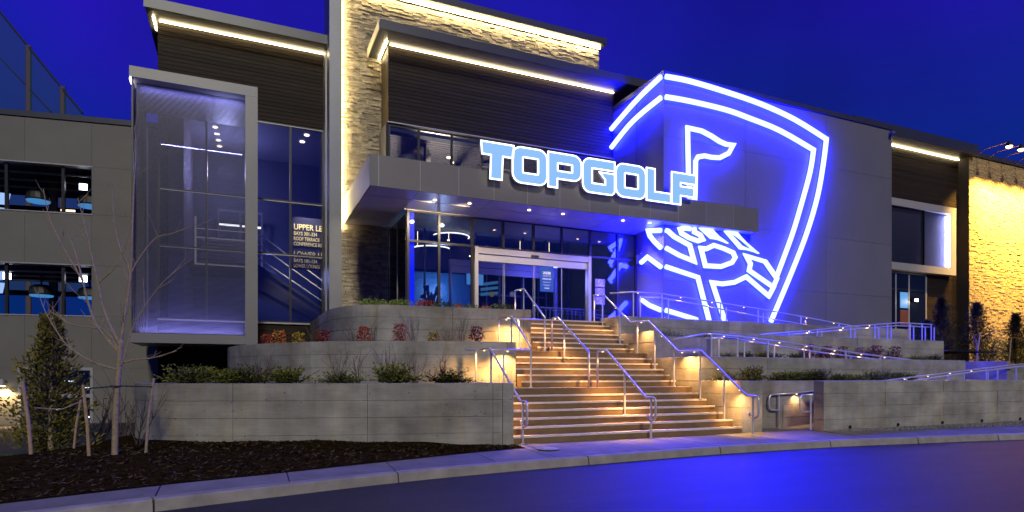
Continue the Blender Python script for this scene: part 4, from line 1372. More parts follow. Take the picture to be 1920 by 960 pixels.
neon([(17.3, 3.5), (16.65, 5.02), (17.15, 5.0), (17.77, 5.10), (18.37, 5.36), (19.57, 4.65), (19.86, 5.08)])
neon([(20.11, 5.85), (19.69, 6.0), (18.86, 5.48)], face='s')
neon([(14.45, 5.48), (15.95, 5.18), (16.51, 3.5)])
neon([(20.08, 4.40), (19.56, 4.12), (18.86, 3.87)], face='s')
neon([(14.45, 3.86), (15.23, 3.70), (15.9, 3.56)])

# ------------------------------------------------------------------ channel letters above the canopy
ls = thing('channel_letter_sign', 'row of pale blue glowing channel letters standing on the entrance canopy', 'sign', (11, 18.2, 8.0))


def rrect(x0, x1, z0, z1, r, n=5):
    pts = []
    for cx_, cz_, a0 in ((x1 - r, z1 - r, 0), (x0 + r, z1 - r, 1), (x0 + r, z0 + r, 2), (x1 - r, z0 + r, 3)):
        for k in range(n + 1):
            a = (a0 + k / n) * pi / 2
            pts.append((cx_ + r * math.cos(a), cz_ + r * math.sin(a)))
    return pts


def arc(cx_, cz_, r, a0, a1, n=5):
    return [(cx_ + r * math.cos(R(a0 + (a1 - a0) * k / n)), cz_ + r * math.sin(R(a0 + (a1 - a0) * k / n))) for k in range(n + 1)]


H = 1.15
LET = [
    ('T', 6.88, 8.0, lambda w: [[(0, H), (w, H), (w * .98, .75), (w * .66, .75), (w * .63, 0), (w * .27, 0), (w * .30, .75), (w * .03, .75)]]),
    ('O', 7.96, 9.20, lambda w: [rrect(0, w, 0, H, .30), rrect(w * .29, w * .74, .33, .84, .03, 2)]),
    ('P', 9.24, 10.50, lambda w: [[(0, H)] + [(0, 0), (w * .27, 0), (w * .27, .30)] + arc(w - .3, .60, .30, -90, 0) + arc(w - .3, H - .3, .30, 0, 90), rrect(w * .28, w * .72, .56, .82, .02, 2)]),
    ('G', 10.55, 11.82, lambda w: [[(w, H), (w, .83), (w * .29, .83), (w * .29, .32), (w * .70, .32), (w * .70, .50), (w * .52, .73), (w, .73)] + arc(w - .16, .16, .16, 0, -90) + arc(.28, .28, .28, 270, 180) + arc(.28, H - .28, .28, 180, 90)]),
    ('O', 11.87, 13.12, lambda w: [rrect(0, w, 0, H, .30), rrect(w * .29, w * .74, .33, .84, .03, 2)]),
    ('L', 13.15, 14.21, lambda w: [[(0, H), (w * .34, H), (w * .34, .34), (w, .34), (w, 0), (0, 0)]]),
    ('F', 14.25, 15.36, lambda w: [[(0, H), (w, H), (w, .80), (w * .36, .80), (w * .36, .67), (w * .92, .67), (w * .92, .33), (w * .36, .33), (w * .36, 0), (0, 0)]]),
]
LSIDE = mat('letter return', (.34, .37, .45), .5)
for ch, x0, x1, fn in LET:
    w = x1 - x0
    sp = fn(w)
    me = curve_mesh(sp, .07)
    me.materials.clear(); me.materials.append(LSIDE)
    o = bpy.data.objects.new('letter', me); C.objects.link(o); o.parent = ls
    o.location = Vector((x0, 18.22, 7.66)) - ls.location
    o.rotation_euler = (R(90), 0, 0)
    me = curve_mesh(sp, .004)
    me.materials.clear(); me.materials.append(LTF)
    f = bpy.data.objects.new('letter_face', me); C.objects.link(f); f.parent = o
    f.location = (0, 0, .078)
    b = MB()
    for lp in sp:
        b.tube([(x, y, .085) for x, y in lp], .025, 6, True)
    b.build('letter_rim', LTR, o, local=True)
    for x in (w * .3, w * .6):
        b = MB(); b.tube([(x0 + x, 18.30, 7.9), (x0 + x, 18.42, 7.9)], .02, 6)
        q = b.build('standoff', PANELD, ls)
b = MB(); b.tube([(7.0, 18.32, 8.06), (15.2, 18.32, 8.06)], .03, 6); b.build('raceway', PANELD, ls)

# ------------------------------------------------------------------ right stone hall
gh_ = thing('stone_hall', 'golden floodlit rough stone building at the right edge', 'building', (42, 21, 2))
bx('wall_core', STONEB, gh_, 36.72, 52, 21.06, 34, 1.2, 13.55)
bx('coping', EAVE, gh_, 36.7, 52, 20.95, 34, 13.56, 13.8)
st2 = []
z = 1.2
while z < 13.5:
    h = rs.uniform(.055, .10); x = 36.73
    while x < 46.5:
        l = rs.uniform(.14, .45); st2.append((x + .005, min(x + l, 46.6) - .005, 21.06 - rs.uniform(.012, .042), z + .005, min(z + h, 13.53) - .006)); x += l
    z += h
st2.sort(key=lambda q: -(q[1] - q[0]) * (q[4] - q[3]) * (1 if q[0] < 43 and q[3] > 3 else .2))
for q in st2[:290]:
    piece('rough_stone', gh_, q[0], q[1], q[2], 21.07, q[3], q[4], GOLD)
b = MB()
for q in st2[290:]: b.box(q[0], q[1], q[2], 21.07, q[3], q[4])
b.build('rough_stone_field', GOLDI, gh_, kind='stuff')
bx('roof_unit', EAVE, gh_, 37.5, 44, 23, 27, 13.8, 15.0)
for i, x in enumerate((37.3, 38.4, 39.6, 40.95, 42.3, 43.7)):
    fl = thing('flood_lamp', ('warm flood lamp on a parapet arm, nearest the wood wing', 'warm flood lamp on a parapet arm, second from the wood wing', 'warm flood lamp on a parapet arm, third from the wood wing', 'warm flood lamp on a parapet arm, fourth from the wood wing', 'warm flood lamp on a parapet arm, fifth from the wood wing', 'warm flood lamp on a parapet arm, sixth from the wood wing')[i], 'flood lamp', (x, 20.9, 13.6), 'flood lamps along the parapet')
    b = MB(); b.tube([(x, 21.0, 13.62), (x, 20.6, 13.85), (x, 19.45, 13.85)], .03, 6); b.build('arm', mat('brass arm', (.35, .24, .10), .4, .5), fl)
    b = MB(); b.lathe((x, 19.4, 13.6), [(.17, 0), (.17, .07), (.08, .22), (.04, .28), (0, .28)], 12); b.build('shade', BLACK, fl)
    b = MB(); b.lathe((x, 19.4, 13.50), [(0, 0), (.12, .03), (.155, .10), (.15, .13), (0, .13)], 12); b.build('bulb', emit('flood lens', (1, .62, .20), 16), fl)
    lamp('flood_beam', 'SPOT', (x, 19.4, 13.46), 8500, (1, .56, .11), fl, .06, 88, (.08, .28, -1), .7)

# ------------------------------------------------------------------ left wing
LWG = thing('bay_wing', 'grey panel clad side building with two open lit bay windows', 'building', (-2.64, 24.7, 0), rz=R(-9.0), local=True)
# local x runs to the left as negative
def wbox(name, m, par, s0, s1, y0, y1, z0, z1):
    return piece(name, par, -s1, -s0, y0, y1, z0, z1, m)


WC = MB()
for a in ((-.04, 2.05, -1.3, 10.1), (2.05, 22, 8.55, 10.1), (2.05, 22, 5.15, 6.9), (2.05, 22, 1.7, 3.45), (4.2, 22, -1.3, 1.7)):
    WC.box(-a[1], -a[0], .06, .3, a[2], a[3])
wc = WC.build('wall_core', PANELD, LWG, local=True)
sj_ = [0, 2.09, 4.05, 6.6, 9.2, 12, 15, 18, 22]
zz = [-1.3, 1.68, 3.45, 5.18, 6.92, 8.55, 10.05]
for i, (a, b_) in enumerate(zip(sj_, sj_[1:])):
    for j, (z0, z1) in enumerate(zip(zz, zz[1:])):
        if i > 0 and j in (2, 4): continue
        if i == 1 and j == 0: continue
        wbox('wall_panel', PANELW, LWG, a + .003, b_ - .003, 0, .058, z0 + .003, z1 - .003)
wbox('parapet_cap', EAVE, LWG, 0, 22, -.05, .3, 10.06, 10.24)
for z in (3.45, 5.18, 6.92, 8.55):
    wbox('trim', ALU, LWG, 2.05, 22, -.025, .05, z - .018, z + .018)
for z0, z1 in ((3.48, 5.15), (6.95, 8.52)):
    wbox('trim', FRAME, LWG, 2.05, 2.08, -.024, .05, z0, z1)
    for s_ in (2.98, 4.62, 6.3):
        wbox('window_post', DARKM, LWG, s_ - .045, s_ + .045, .10, .2, z0, z1)
# bays behind the openings
for z0, z1 in ((3.2, 5.4), (6.7, 8.8)):
    wbox('bay_beam', DARKM, LWG, .3, 22, 4.9, 5.0, z1 - .75, z1 - .55)
    wbox('bay_floor', CARPET, LWG, .2, 22, .31, 5.0, z0 - .05, z0 + .22)
    wbox('bay_ceiling', ROOMD, LWG, .2, 22, .31, 5.0, z1 - .12, z1)
    wbox('bay_end', ROOMD, LWG, .2, .3, .31, 5.0, z0, z1)
    for k in range(3):
        wbox('conduit', mat('pipe', (.30, .26, .22), .4, .6), LWG, .4, 12, .7 + k * .8, .76 + k * .8, z1 - .42 - k * .05, z1 - .36 - k * .05)
    for s_ in (2.75, 4.2, 6.6):
        wbox('bay_column', mat('bay column', (.11, .10, .10), .7), LWG, s_, s_ + .22, 2.6, 2.8, z0, z1)
wbox('door_head', ALU, LWG, 2.05, 4.25, -.03, .1, 1.60, 1.70)
for s_ in (2.08, 4.18): wbox('door_jamb', ALU, LWG, s_ - .04, s_ + .05, -.03, .1, -1.3, 1.6)
wbox('door_transom', ALU, LWG, 2.1, 4.2, 0, .08, .68, .80)
wbox('door_glass', GLASS, LWG, 2.12, 4.14, .05, .06, -1.2, 1.6)
wbox('door_room', mat('ground room', (.05, .05, .055), .7), LWG, 1.6, 4.6, 3.0, 3.1, -1.3, 1.7)
for s_, z in ((2.35, 1.45), (2.6, .95), (3.9, 1.0), (3.5, .2), (2.5, -.1), (3.2, 1.2)):
    wbox('room_light', emit('room lamp', (.9, .95, 1.0), 4), LWG, s_, s_ + .28, 1.5, 1.55, z, z + .05)


def lworld(s_, y, z):
    t = R(-9)
    return (-2.64 - s_ * math.cos(t) - y * math.sin(t), 24.7 - s_ * math.sin(t) + y * math.cos(t), z)


LT = emit('heater glow', (.05, .22, .50), 1.0)
FL = emit('cool floodlight', (.75, .82, 1), 7)
n_ = 0
HL = ('black pendant heater with blue glowing rim in the upper bay, middle of the opening', 'black pendant heater in the upper bay at the window end near the tree', 'black pendant heater with blue rim in the lower bay, middle of the opening', 'black pendant heater in the lower bay at the window end near the tree')
for (s_, z) in ((4.25, 7.62), (2.65, 7.55), (4.15, 4.28), (2.65, 4.25)):
    x, y, z_ = lworld(s_, 1.4, z)
    pd = thing('pendant_heater', HL[n_], 'pendant heater', (x, y, z_), 'pendant heaters in the bays')
    b = MB(); b.lathe((x, y, z_), [(.36, 0), (.38, .04), (.34, .27), (.2, .36), (.03, .38), (.03, .95)], 16); b.build('shade', BLACK, pd)
    b = MB(); b.lathe((x, y, z_ - .055), [(0, 0), (.33, 0), (.36, .05), (0, .05)], 16); b.build('lens', LT, pd)
    n_ += 1
n_ = 0
for (s_, z, w_, h) in ((5.35, 7.55, .34, .22), (5.35, 7.15, .3, .10), (5.5, 4.9, .32, .19), (5.5, 4.45, .32, .2)):
    x, y, z_ = lworld(s_, 1.2, z)
    tvx = thing('television', ('upper tilted bright screen at the left edge of the upper bay', 'lower tilted bright screen at the left edge of the upper bay', 'upper pale blue screen at the left edge of the lower bay', 'lower pale blue screen at the left edge of the lower bay')[n_], 'television', (x, y, z_), 'screens in the bays')
    b = MB(); b.poly([(x - w_, y - .1, z_ - h), (x + w_ * .8, y, z_ - h * .8), (x + w_, y, z_ + h), (x - w_ * .9, y - .1, z_ + h)]); b.build('screen', emit('bay screen', (.32, .52, .95), 1.0), tvx)
    b = MB(); b.box(x - .03, x + .03, y + .06, y + .1, z_ - h, z_ + h + .2); b.build('mount', BLACK, tvx)
    n_ += 1
n_ = 0
for (s_, z) in ((2.7, 8.1), (2.7, 4.85), (5.0, 4.85), (5.5, 8.15)):
    x, y, z_ = lworld(s_, 1.0, z)
    fx = thing('floodlight', ('square white floodlight in the upper bay near its right end', 'square white floodlight in the lower bay near its right end', 'square white floodlight in the lower bay left of the middle heater', 'square white floodlight at the left edge of the upper bay')[n_], 'floodlight', (x, y, z_), 'floodlights in the bays')
    b = MB(); b.box(x - .12, x + .12, y - .05, y - .04, z_ - .11, z_ + .11); b.build('lens', FL, fx)
    b = MB(); b.box(x - .14, x + .14, y - .04, y + .06, z_ - .13, z_ + .13); b.box(x - .02, x + .02, y, y + .04, z_ + .13, z_ + .5); b.build('housing', BLACK, fx)
    n_ += 1
for s_, z in ((3.35, 7.45), (3.5, 7.45)):
    wbox('strip_lamp', emit('warm strip', (1, .7, .4), 2.5), LWG, s_, s_ + .3, 2.0, 2.05, z, z + .06)
x, y, z_ = lworld(4.62, -.18, 1.1)
wlm = thing('wall_lamp', 'lit warm wall lamp on the side building at the left edge', 'wall lamp', (x, y, z_))
b = MB(); b.lathe((x, y, z_), [(.10, 0), (.12, .02), (.10, .2), (0, .22)], 12); b.build('shade', ALU, wlm)
b = MB(); b.lathe((x, y, z_ - .03), [(0, 0), (.09, 0), (.09, .02), (0, .02)], 12); b.build('lens', emit('wall lamp glow', (1, .75, .40), 20), wlm)
lamp('wall_lamp_beam', 'SPOT', (x, y - .03, z_ - .06), 190, (1, .66, .30), wlm, .05, 140, (0, .1, -1), .5)

# netting behind the left wing
ng = thing('golf_netting', 'tall dark safety netting sloping down behind the side building', 'netting', (-18, 62, 8))
b = MB()
b.poly([(-40, 72, 8), (-40, 72, 44), (-17.989, 62.454, 30.94), (-11.847, 59.766, 22.7), (-11.6, 59.7, 8)])
netm = bpy.data.materials.new('netting'); netm.use_nodes = True
t_ = netm.node_tree; t_.nodes.clear()
o_ = t_.nodes.new('ShaderNodeOutputMaterial'); mx_ = t_.nodes.new('ShaderNodeMixShader'); tr_ = t_.nodes.new('ShaderNodeBsdfTransparent'); df_ = t_.nodes.new('ShaderNodeBsdfDiffuse')
df_.inputs[0].default_value = (.04, .09, .16, 1); mx_.inputs[0].default_value = .62
t_.links.new(tr_.outputs[0], mx_.inputs[1]); t_.links.new(df_.outputs[0], mx_.inputs[2]); t_.links.new(mx_.outputs[0], o_.inputs[0])
b.build('net', netm, ng)
for x, y, z in ((-15.889, 61.5, 28.2), (-13.353, 60.4, 24.9)):
    b = MB(); b.tube([(x, y + .15, 2), (x, y + .15, z)], .22, 8); b.build('pole', mat('net pole', (.10, .08, .08), .6), ng)
b = MB(); b.tube([(-40, 72, 44), (-17.989, 62.454, 30.94), (-11.847, 59.766, 22.7)], .09, 5); b.tube([(-26, 66, 34), (-18, 62.5, 27.2), (-12.6, 60.1, 21)], .06, 5); b.build('edge_cable', mat('cable', (.03, .035, .06), .6), ng)


# ------------------------------------------------------------------ planting
def leafblob(b, n, rad, height, size, mats, rr, shape='dome', z0=0.):
    for i in range(n):
        a = rr.uniform(0, 2 * pi); u = rr.random() ** .5; h = rr.random()
        r_ = rad * u * (math.sqrt(max(.05, 1 - (h * 1.1 - .35) ** 2 * 1.1)) if shape == 'dome' else 1)
        p = Vector((r_ * math.cos(a), r_ * math.sin(a), z0 + height * h))
        d = Vector((rr.gauss(0, 1), rr.gauss(0, 1), rr.gauss(.4, .8))).normalized()
        s_ = d.orthogonal().normalized()
        s_ = (s_ + d.cross(s_) * rr.uniform(-1, 1)).normalized()
        l = size * rr.uniform(.7, 1.4)
        b.mi = rr.choice(mats)
        b.quad(p - d * l, p + s_ * l * .42, p + d * l, p - s_ * l * .42)


def juniper(seed, green=JUN, tips=JUNL, spread=.55, h=.42, n=95):
    rr = random.Random(seed)
    root = thing('juniper_shrub', 'x', 'shrub', (0, 0, 0), local=True)
    b = MB()
    for i in range(n):
        a = rr.uniform(0, 2 * pi); el = rr.uniform(.12, 1.25)
        ln_ = spread * rr.uniform(.55, 1.1) * (1 - .25 * el / 1.25)
        d = Vector((math.cos(a) * math.cos(el), math.sin(a) * math.cos(el), math.sin(el) * h / spread * 1.15))
        st_ = Vector((rr.gauss(0, .13), rr.gauss(0, .10), .03))
        m = 9
        for k in range(m):
            t = (k + rr.random()) / m
            p = st_ + d * ln_ * t + Vector((0, 0, .10 * t * t * (1 if el > .5 else .2)))
            for q in range(2):
                dd = (d + Vector((rr.gauss(0, .55), rr.gauss(0, .55), rr.gauss(.15, .45)))).normalized()
                s_ = dd.orthogonal().normalized() * .011
                l = rr.uniform(.05, .105)
                b.mi = 1 if t > .72 and rr.random() < .6 else 0
                b.quad(p - s_, p + dd * l * .5 - s_ * 1.3, p + dd * l, p + dd * l * .5 + s_ * 1.3)
    b.build('foliage', [green, tips], root, local=True)
    b = MB()
    for k in range(6):
        a = k * 1.05
        b.tube([(0, 0, -.03), (.2 * math.cos(a), .2 * math.sin(a), .1), (.36 * math.cos(a), .36 * math.sin(a), .18)], .012, 5, r1=.004)
    b.build('stem', TWIG, root, local=True)
    return root


def nandina(seed, mats, n=330, rad=.21, h=.40):
    rr = random.Random(seed)
    root = thing('nandina_shrub', 'x', 'shrub', (0, 0, 0), local=True)
    b = MB()
    leafblob(b, n, rad, h, .034, [0, 0, 1, 2], rr, z0=.05)
    b.build('foliage', mats, root, local=True)
    b = MB()
    for k in range(7):
        a = k * .9 + seed
        b.tube([(0, 0, -.03), (.05 * math.cos(a), .05 * math.sin(a), .18), (.13 * math.cos(a), .13 * math.sin(a), .36)], .006, 4, r1=.003)
    b.build('stem', TWIG, root, local=True)
    return root


def bare(seed, h=.85, n=9, spread=.35):
    rr = random.Random(seed)
    root = thing('bare_shrub', 'x', 'shrub', (0, 0, 0), local=True)
    b = MB()

    def grow(p, d, l, r_, lev):
        pts = [p]
        for k in range(4):
            d = (d + Vector((rr.gauss(0, .10), rr.gauss(0, .10), .05))).normalized()
            pts.append(pts[-1] + d * l / 4)
        b.tube(pts, r_, 4, r1=r_ * .45)
        if lev:
            for k in range(rr.randint(2, 3)):
                q = pts[rr.randint(1, 3)]
                grow(q, (d + Vector((rr.gauss(0, .45), rr.gauss(0, .45), rr.gauss(0, .15)))).normalized(), l * rr.uniform(.4, .7), r_ * .6, lev - 1)
    for i in range(n):
        a = rr.uniform(0, 2 * pi)
        grow(Vector((rr.gauss(0, .03), rr.gauss(0, .03), -.02)), Vector((spread * math.cos(a), spread * math.sin(a), 1)).normalized(), h * rr.uniform(.6, 1), .0075, 1)
    b.build('stems', TWIG, root, local=True)
    return root


J = [juniper(1), juniper(2, spread=.5, h=.46), juniper(3, spread=.62, h=.36, n=110)]
used = set()


def put(src, loc, rz, sc, label, group):
    if src.name not in used:
        used.add(src.name)
        src.location = loc; src.rotation_euler = (0, 0, rz)
        src.scale = (sc, sc, sc) if not isinstance(sc, tuple) else sc
        src['label'] = label; src['group'] = group
        return src
    return dup(src, loc, rz, sc, label, group)


gj = 'junipers along the foot of the middle planter wall'
for i, (x, y, k, sc, lab) in enumerate((
        (-1.0, 15.2, 0, 1.1, 'yellow green juniper in the front planter against the dark brown wall'),
        (-.35, 15.4, 2, .95, 'low juniper at the dark brown wall, between two fuller junipers'),
        (.1, 15.3, 1, 1.05, 'spiky juniper at the rounded end of the middle planter wall'),
        (.95, 14.75, 0, 1.0, 'dark juniper below the red and yellow shrubs, second from the rounded wall end'),
        (2.0, 14.2, 2, .95, 'dark wide juniper with thin bare twigs behind it, left of the centre of the planter'),
        (3.1, 13.75, 1, 1.1, 'dark juniper fanning low over the wall, centre of the front planter'),
        (4.3, 13.3, 2, .98, 'dense dark juniper nearest the stairs in the front planter'))):
    put(J[k], (x, y, 1.235), i * 1.7, (sc * 1.05, sc * .95, sc * .82), lab, gj)

N_ = [nandina(1, [RED, ORG, PUR]), nandina(2, [ORG, RED, YEL], rad=.20), nandina(3, [YEL, ORG, GRN], n=280, rad=.2, h=.34), nandina(4, [RED, PUR, ORG], h=.44), nandina(5, [PUR, RED, PUR], h=.46, rad=.23)]
gn = 'nandina shrubs in the middle planter'
for i, (x, y, k, sc, lab) in enumerate((
        (.66, 19.45, 0, .85, 'small red shrub at the far end beside the screen frame'),
        (.98, 19.25, 1, 1.1, 'orange and red shrub second from the screen frame'),
        (1.5, 18.9, 2, 1.1, 'yellow shrub in front of the tall dark glazing'),
        (2.1, 18.3, 0, 1.05, 'bright red shrub at the rounded corner of the upper wall'),
        (2.95, 16.55, 3, .95, 'dark red shrub with bare twigs on both sides'),
        (3.85, 16.3, 3, 1.12, 'tall maroon and red shrub in the centre of the middle planter'),
        (4.75, 16.15, 2, .95, 'golden yellow shrub between two bare twiggy shrubs'),
        (5.85, 15.75, 4, 1.0, 'purple red shrub nearest the lit rail'))):
    put(N_[k], (x, y, 2.25), i * 1.3, sc, lab, gn)

BS = [bare(1), bare(2, .75, 11, .45), bare(3, .95, 7, .3)]
gb = 'bare twiggy shrubs in the planters'
for i, (x, y, z, k, sc, lab) in enumerate((
        (.45, 15.35, 1.235, 1, 1.0, 'leafless shrub in the front planter before the rounded wall end'),
        (2.0, 14.6, 1.235, 2, .95, 'leafless shrub behind the wide dark juniper'),
        (2.45, 14.35, 1.235, 0, .9, 'leafless twigs rising between the wide and the central juniper'),
        (3.1, 14.15, 1.235, 2, .95, 'thin upright leafless shrub behind the fanning juniper'),
        (3.62, 13.85, 1.235, 1, 1.05, 'broad leafless shrub between the two junipers nearest the stairs'),
        (4.3, 13.8, 1.235, 0, .9, 'leafless twigs behind the dense juniper nearest the stairs'),
        (1.95, 18.9, 2.25, 0, .75, 'leafless reddish twigs between the yellow and the bright red shrub'),
        (2.72, 16.95, 2.25, 1, .85, 'leafless shrub just left of the dark red shrub'),
        (3.25, 16.6, 2.25, 0, .8, 'leafless shrub just right of the dark red shrub'),
        (4.25, 16.35, 2.25, 2, .95, 'upright leafless shrub right of the tall maroon shrub'),
        (5.2, 16.2, 2.25, 1, .75, 'small leafless shrub right of the golden yellow shrub'),
        (5.55, 16.1, 2.25, 2, .9, 'leafless twigs just left of the purple red shrub'))):
    put(BS[k], (x, y, z), i * 2.1, sc, lab, gb)
# bare shrubs by the side building
for i, (x, y, k, sc, lab) in enumerate(((-2.9, 16.0, 1, 1.9, 'grey leafless shrub against the side building right of the bare tree'), (-2.35, 15.6, 0, 1.5, 'leafless shrub at the corner of the front planter wall'), (-5.6, 14.2, 1, 2.3, 'large leafless shrub under the lit wall lamp at the left edge'), (-1.72, 12.9, 2, 1.1, 'thin leafless stems in the mulch before the front wall corner'))):
    put(BS[k], (x, y, gh(x, y)), i, sc, lab, 'bare shrubs on the mulch bed')

# upper planter: fresh green and red ground plants
UPm = [nandina(11, [GRN, GRN, JUNL], n=420, rad=.42, h=.20), nandina(12, [RED, RED, ORG], n=320, rad=.32, h=.24), nandina(13, [ORG, RED, YEL], n=160, rad=.2, h=.16), nandina(14, [JUN, GRN, JUN], n=300, rad=.4, h=.18)]
gu = 'low plants along the top planter edge'
for i, (x, y, k, sc, lab) in enumerate((
        (3.45, 17.75, 0, 1.05, 'bright green low plant below the stone wall'),
        (4.2, 17.55, 0, 1.0, 'bright green low plant in front of the blue lit column'),
        (3.86, 17.6, 2, .7, 'small orange plant between the two bright green plants'),
        (4.95, 17.6, 1, 1.0, 'red leafy plant below the entrance glass'),
        (5.35, 17.45, 3, 1.0, 'green low plant right of the red leafy plant'),
        (5.85, 17.4, 2, .9, 'orange low plant before the door jamb'),
        (6.7, 17.3, 2, .8, 'small orange plant near the end of the upper planter'),
        (7.2, 17.2, 3, 1.05, 'dark low plant at the stair end of the upper planter'),
        (6.25, 17.35, 3, .8, 'dark low plant between the two orange plants'))):
    put(UPm[k], (x, y, 3.345), i, sc, lab, gu)

# right terraces
gjr = 'junipers along the right hand walls'
JR = [(12.0, 12.95, 1, .8, 'small juniper beside the cheek wall, first on the second wall from the stairs'), (12.95, 12.98, 1, 1.0, 'pointed juniper above the ramp entrance'), (14.15, 12.95, 2, .8, 'low juniper right of the pointed juniper'), (14.8, 12.98, 0, .8, 'juniper at the first wall joint right of the ramp entrance'), (15.4, 12.95, 2, 1.0, 'wide juniper above the left end of the street wall'), (16.4, 12.97, 0, .6, 'tiny juniper in the gap of the row above the street wall'), (17.0, 12.95, 2, .6, 'flat tiny juniper right of the gap'), (18.0, 12.96, 1, .95, 'tall juniper right of the middle of the second wall'), (18.7, 12.95, 2, .75, 'low juniper next to the tall one'), (19.3, 12.96, 0, .7, 'last juniper of the row before the lower ramp rails')]
for i, (x, y, k, sc, lab) in enumerate(JR):
    put(J[k], (x, y, 1.262), i * .9, (sc * 1.05, sc * .9, sc * .8), lab, gjr)
for i, (x, k, sc, lab) in enumerate(((13.95, 2, .75, 'juniper at the left end of the third wall behind the rail'), (14.7, 0, .7, 'second juniper at the foot of the third wall from its left end'), (15.5, 1, .7, 'bushy juniper in the middle group at the third wall'), (16.0, 2, .7, 'low juniper joined to the bushy one at the third wall'), (16.9, 0, .65, 'juniper left of the maroon shrubs'), (23.1, 2, .75, 'juniper near the right end of the third wall'), (24.1, 1, .8, 'juniper at the corner end of the third wall'))):
    put(J[k], (x, 15.02, 1.92), i * 1.1, (sc, sc * .9, sc * .8), lab, gjr)
for i, (x, sc, lab) in enumerate(((17.5, 1.1, 'first maroon shrub at the third wall counting from the stairs'), (18.3, 1.0, 'second maroon shrub at the third wall counting from the stairs'), (19.1, 1.0, 'third maroon shrub at the third wall counting from the stairs'), (19.95, .95, 'fourth maroon shrub at the third wall counting from the stairs'), (20.8, 1.15, 'fifth maroon shrub at the third wall counting from the stairs'), (21.8, 1.1, 'sixth maroon shrub at the third wall counting from the stairs'))):
    put(N_[4], (x, 15.0, 1.92), i * 1.9, sc, lab, 'maroon shrubs at the third wall')
b = MB()
rr = random.Random(8)
for i in range(5200):
    x = rr.uniform(11.9, 22.8); y = rr.uniform(16.8, 17.24); z = 2.70 + rr.random() * (.16 + .06 * math.sin(x * 3))
    d = Vector((rr.gauss(0, 1), rr.gauss(0, .6), rr.gauss(.7, .5))).normalized(); s_ = d.orthogonal().normalized() * .012; l = rr.uniform(.04, .09)
    p = Vector((x, y, z)); b.quad(p - s_, p + d * l * .5 - s_, p + d * l, p + d * l * .5 + s_)
b.build('ground_cover', JUN, kind='stuff')


def conifer(name, label, loc, h, rad, seed, green=CON, tips=CONL, n=2600, group=None):
    rr = random.Random(seed)
    root = thing(name, label, 'tree', loc, group, local=True)
    b = MB(); b.tube([(0, 0, -.1), (.01, 0, h * .5), (0, .01, h * .97)], .05 * h / 2.5, 7, r1=.008); b.build('trunk', BARK, root, local=True)
    b = MB()
    tiers = 130
    for i in range(tiers):
        t = (i + rr.random()) / tiers
        z = h * (.04 + .93 * t)
        R_ = rad * (1 - t) ** .75 * rr.uniform(.4, 1.3) + .03
        a = i * 2.399 + rr.uniform(-.3, .3)
        d = Vector((math.cos(a), math.sin(a), .45 + .5 * t)).normalized()
        for k in range(n // tiers):
            s = rr.random() ** .7
            p = Vector((0, 0, z)) + d * R_ * s + Vector((rr.gauss(0, .05), rr.gauss(0, .05), rr.gauss(0, .05))) * (.5 + rad * .6)
            dd = (d + Vector((rr.gauss(0, .5), rr.gauss(0, .5), rr.gauss(.3, .4)))).normalized()
            sd_ = dd.orthogonal().normalized() * .013
            l = rr.uniform(.05, .12) * (.8 + .25 * h / 2.5)
            b.mi = 1 if s > .75 and rr.random() < .5 else 0
            b.quad(p - sd_, p + dd * l * .5 - sd_ * 1.4, p + dd * l, p + dd * l * .5 + sd_ * 1.4)
    b.build('crown', [green, tips], root, local=True)
    return root


conifer('evergreen_tree', 'dark conical evergreen tree behind the timber stakes at the left', (-3.3, 14.1, -.25), 2.8, .84, 21, n=5200, green=mat('olive conifer', (.12, .11, .02), .85, island=.5, spec=.05), tips=mat('olive tips', (.22, .18, .035), .85, island=.4, spec=.05))
conifer('evergreen_tree', 'slim bluish evergreen beside the end of the upper ramp rail', (30.2, 18.5, 1.9), 3.2, .95, 22, n=9000)
conifer('evergreen_tree', 'ragged evergreen with bare stems against the corner of the golden wall', (31.1, 17.5, 1.8), 3.0, 1.05, 23, n=9000)
conifer('evergreen_tree', 'dark evergreen near the right edge in front of the golden wall', (34.2, 17.5, 1.8), 2.6, .9, 24, n=9000)
conifer('evergreen_tree', 'short dark evergreen filling between the lower window and the ramp rail', (28.2, 17.9, 1.9), 2.0, .8, 25, n=5000)
conifer('evergreen_tree', 'small dark evergreen at the far right end of the lower ramp', (36.2, 16.8, 1.8), 1.8, 1.0, 26, n=6000)
put(BS[1], (31.4, 17.2, 1.8), .4, 2.2, 'leafless multi stem shrub in front of the golden wall corner', 'bare shrubs on the right')
sheet('far_bed', [(24.6, 11.5), (60, 9), (60, 22), (27, 22), (25.2, 18.9), (25.2, 15.6), (24.6, 14.8)], .72, MULCH)
sheet('far_bed', [(26, 16.2), (60, 16.0), (60, 22), (27, 22), (26, 18.9)], 1.9, MULCH)
hd = thing('hedge', 'dark clipped hedge in front of the golden wall at the right edge', 'hedge', (38, 19.2, 1.9), local=True)
b = MB(); rr = random.Random(31)
for i in range(5200):
    p = Vector((rr.uniform(-3.4, 6), rr.uniform(-.5, .5), rr.uniform(0, 1.4)))
    d = Vector((rr.gauss(0, 1), rr.gauss(0, 1), rr.gauss(.3, 1))).normalized(); s_ = d.orthogonal().normalized() * .03; l = rr.uniform(.05, .11)
    b.quad(p - d * l, p + s_, p + d * l, p - s_)
b.build('foliage', CON, hd, local=True)
b = MB()
b.tube([(-3.2, 0, .05), (0, .02, .12), (5.6, 0, .05)], .02, 5)
b.build('stem', TWIG, hd, local=True)
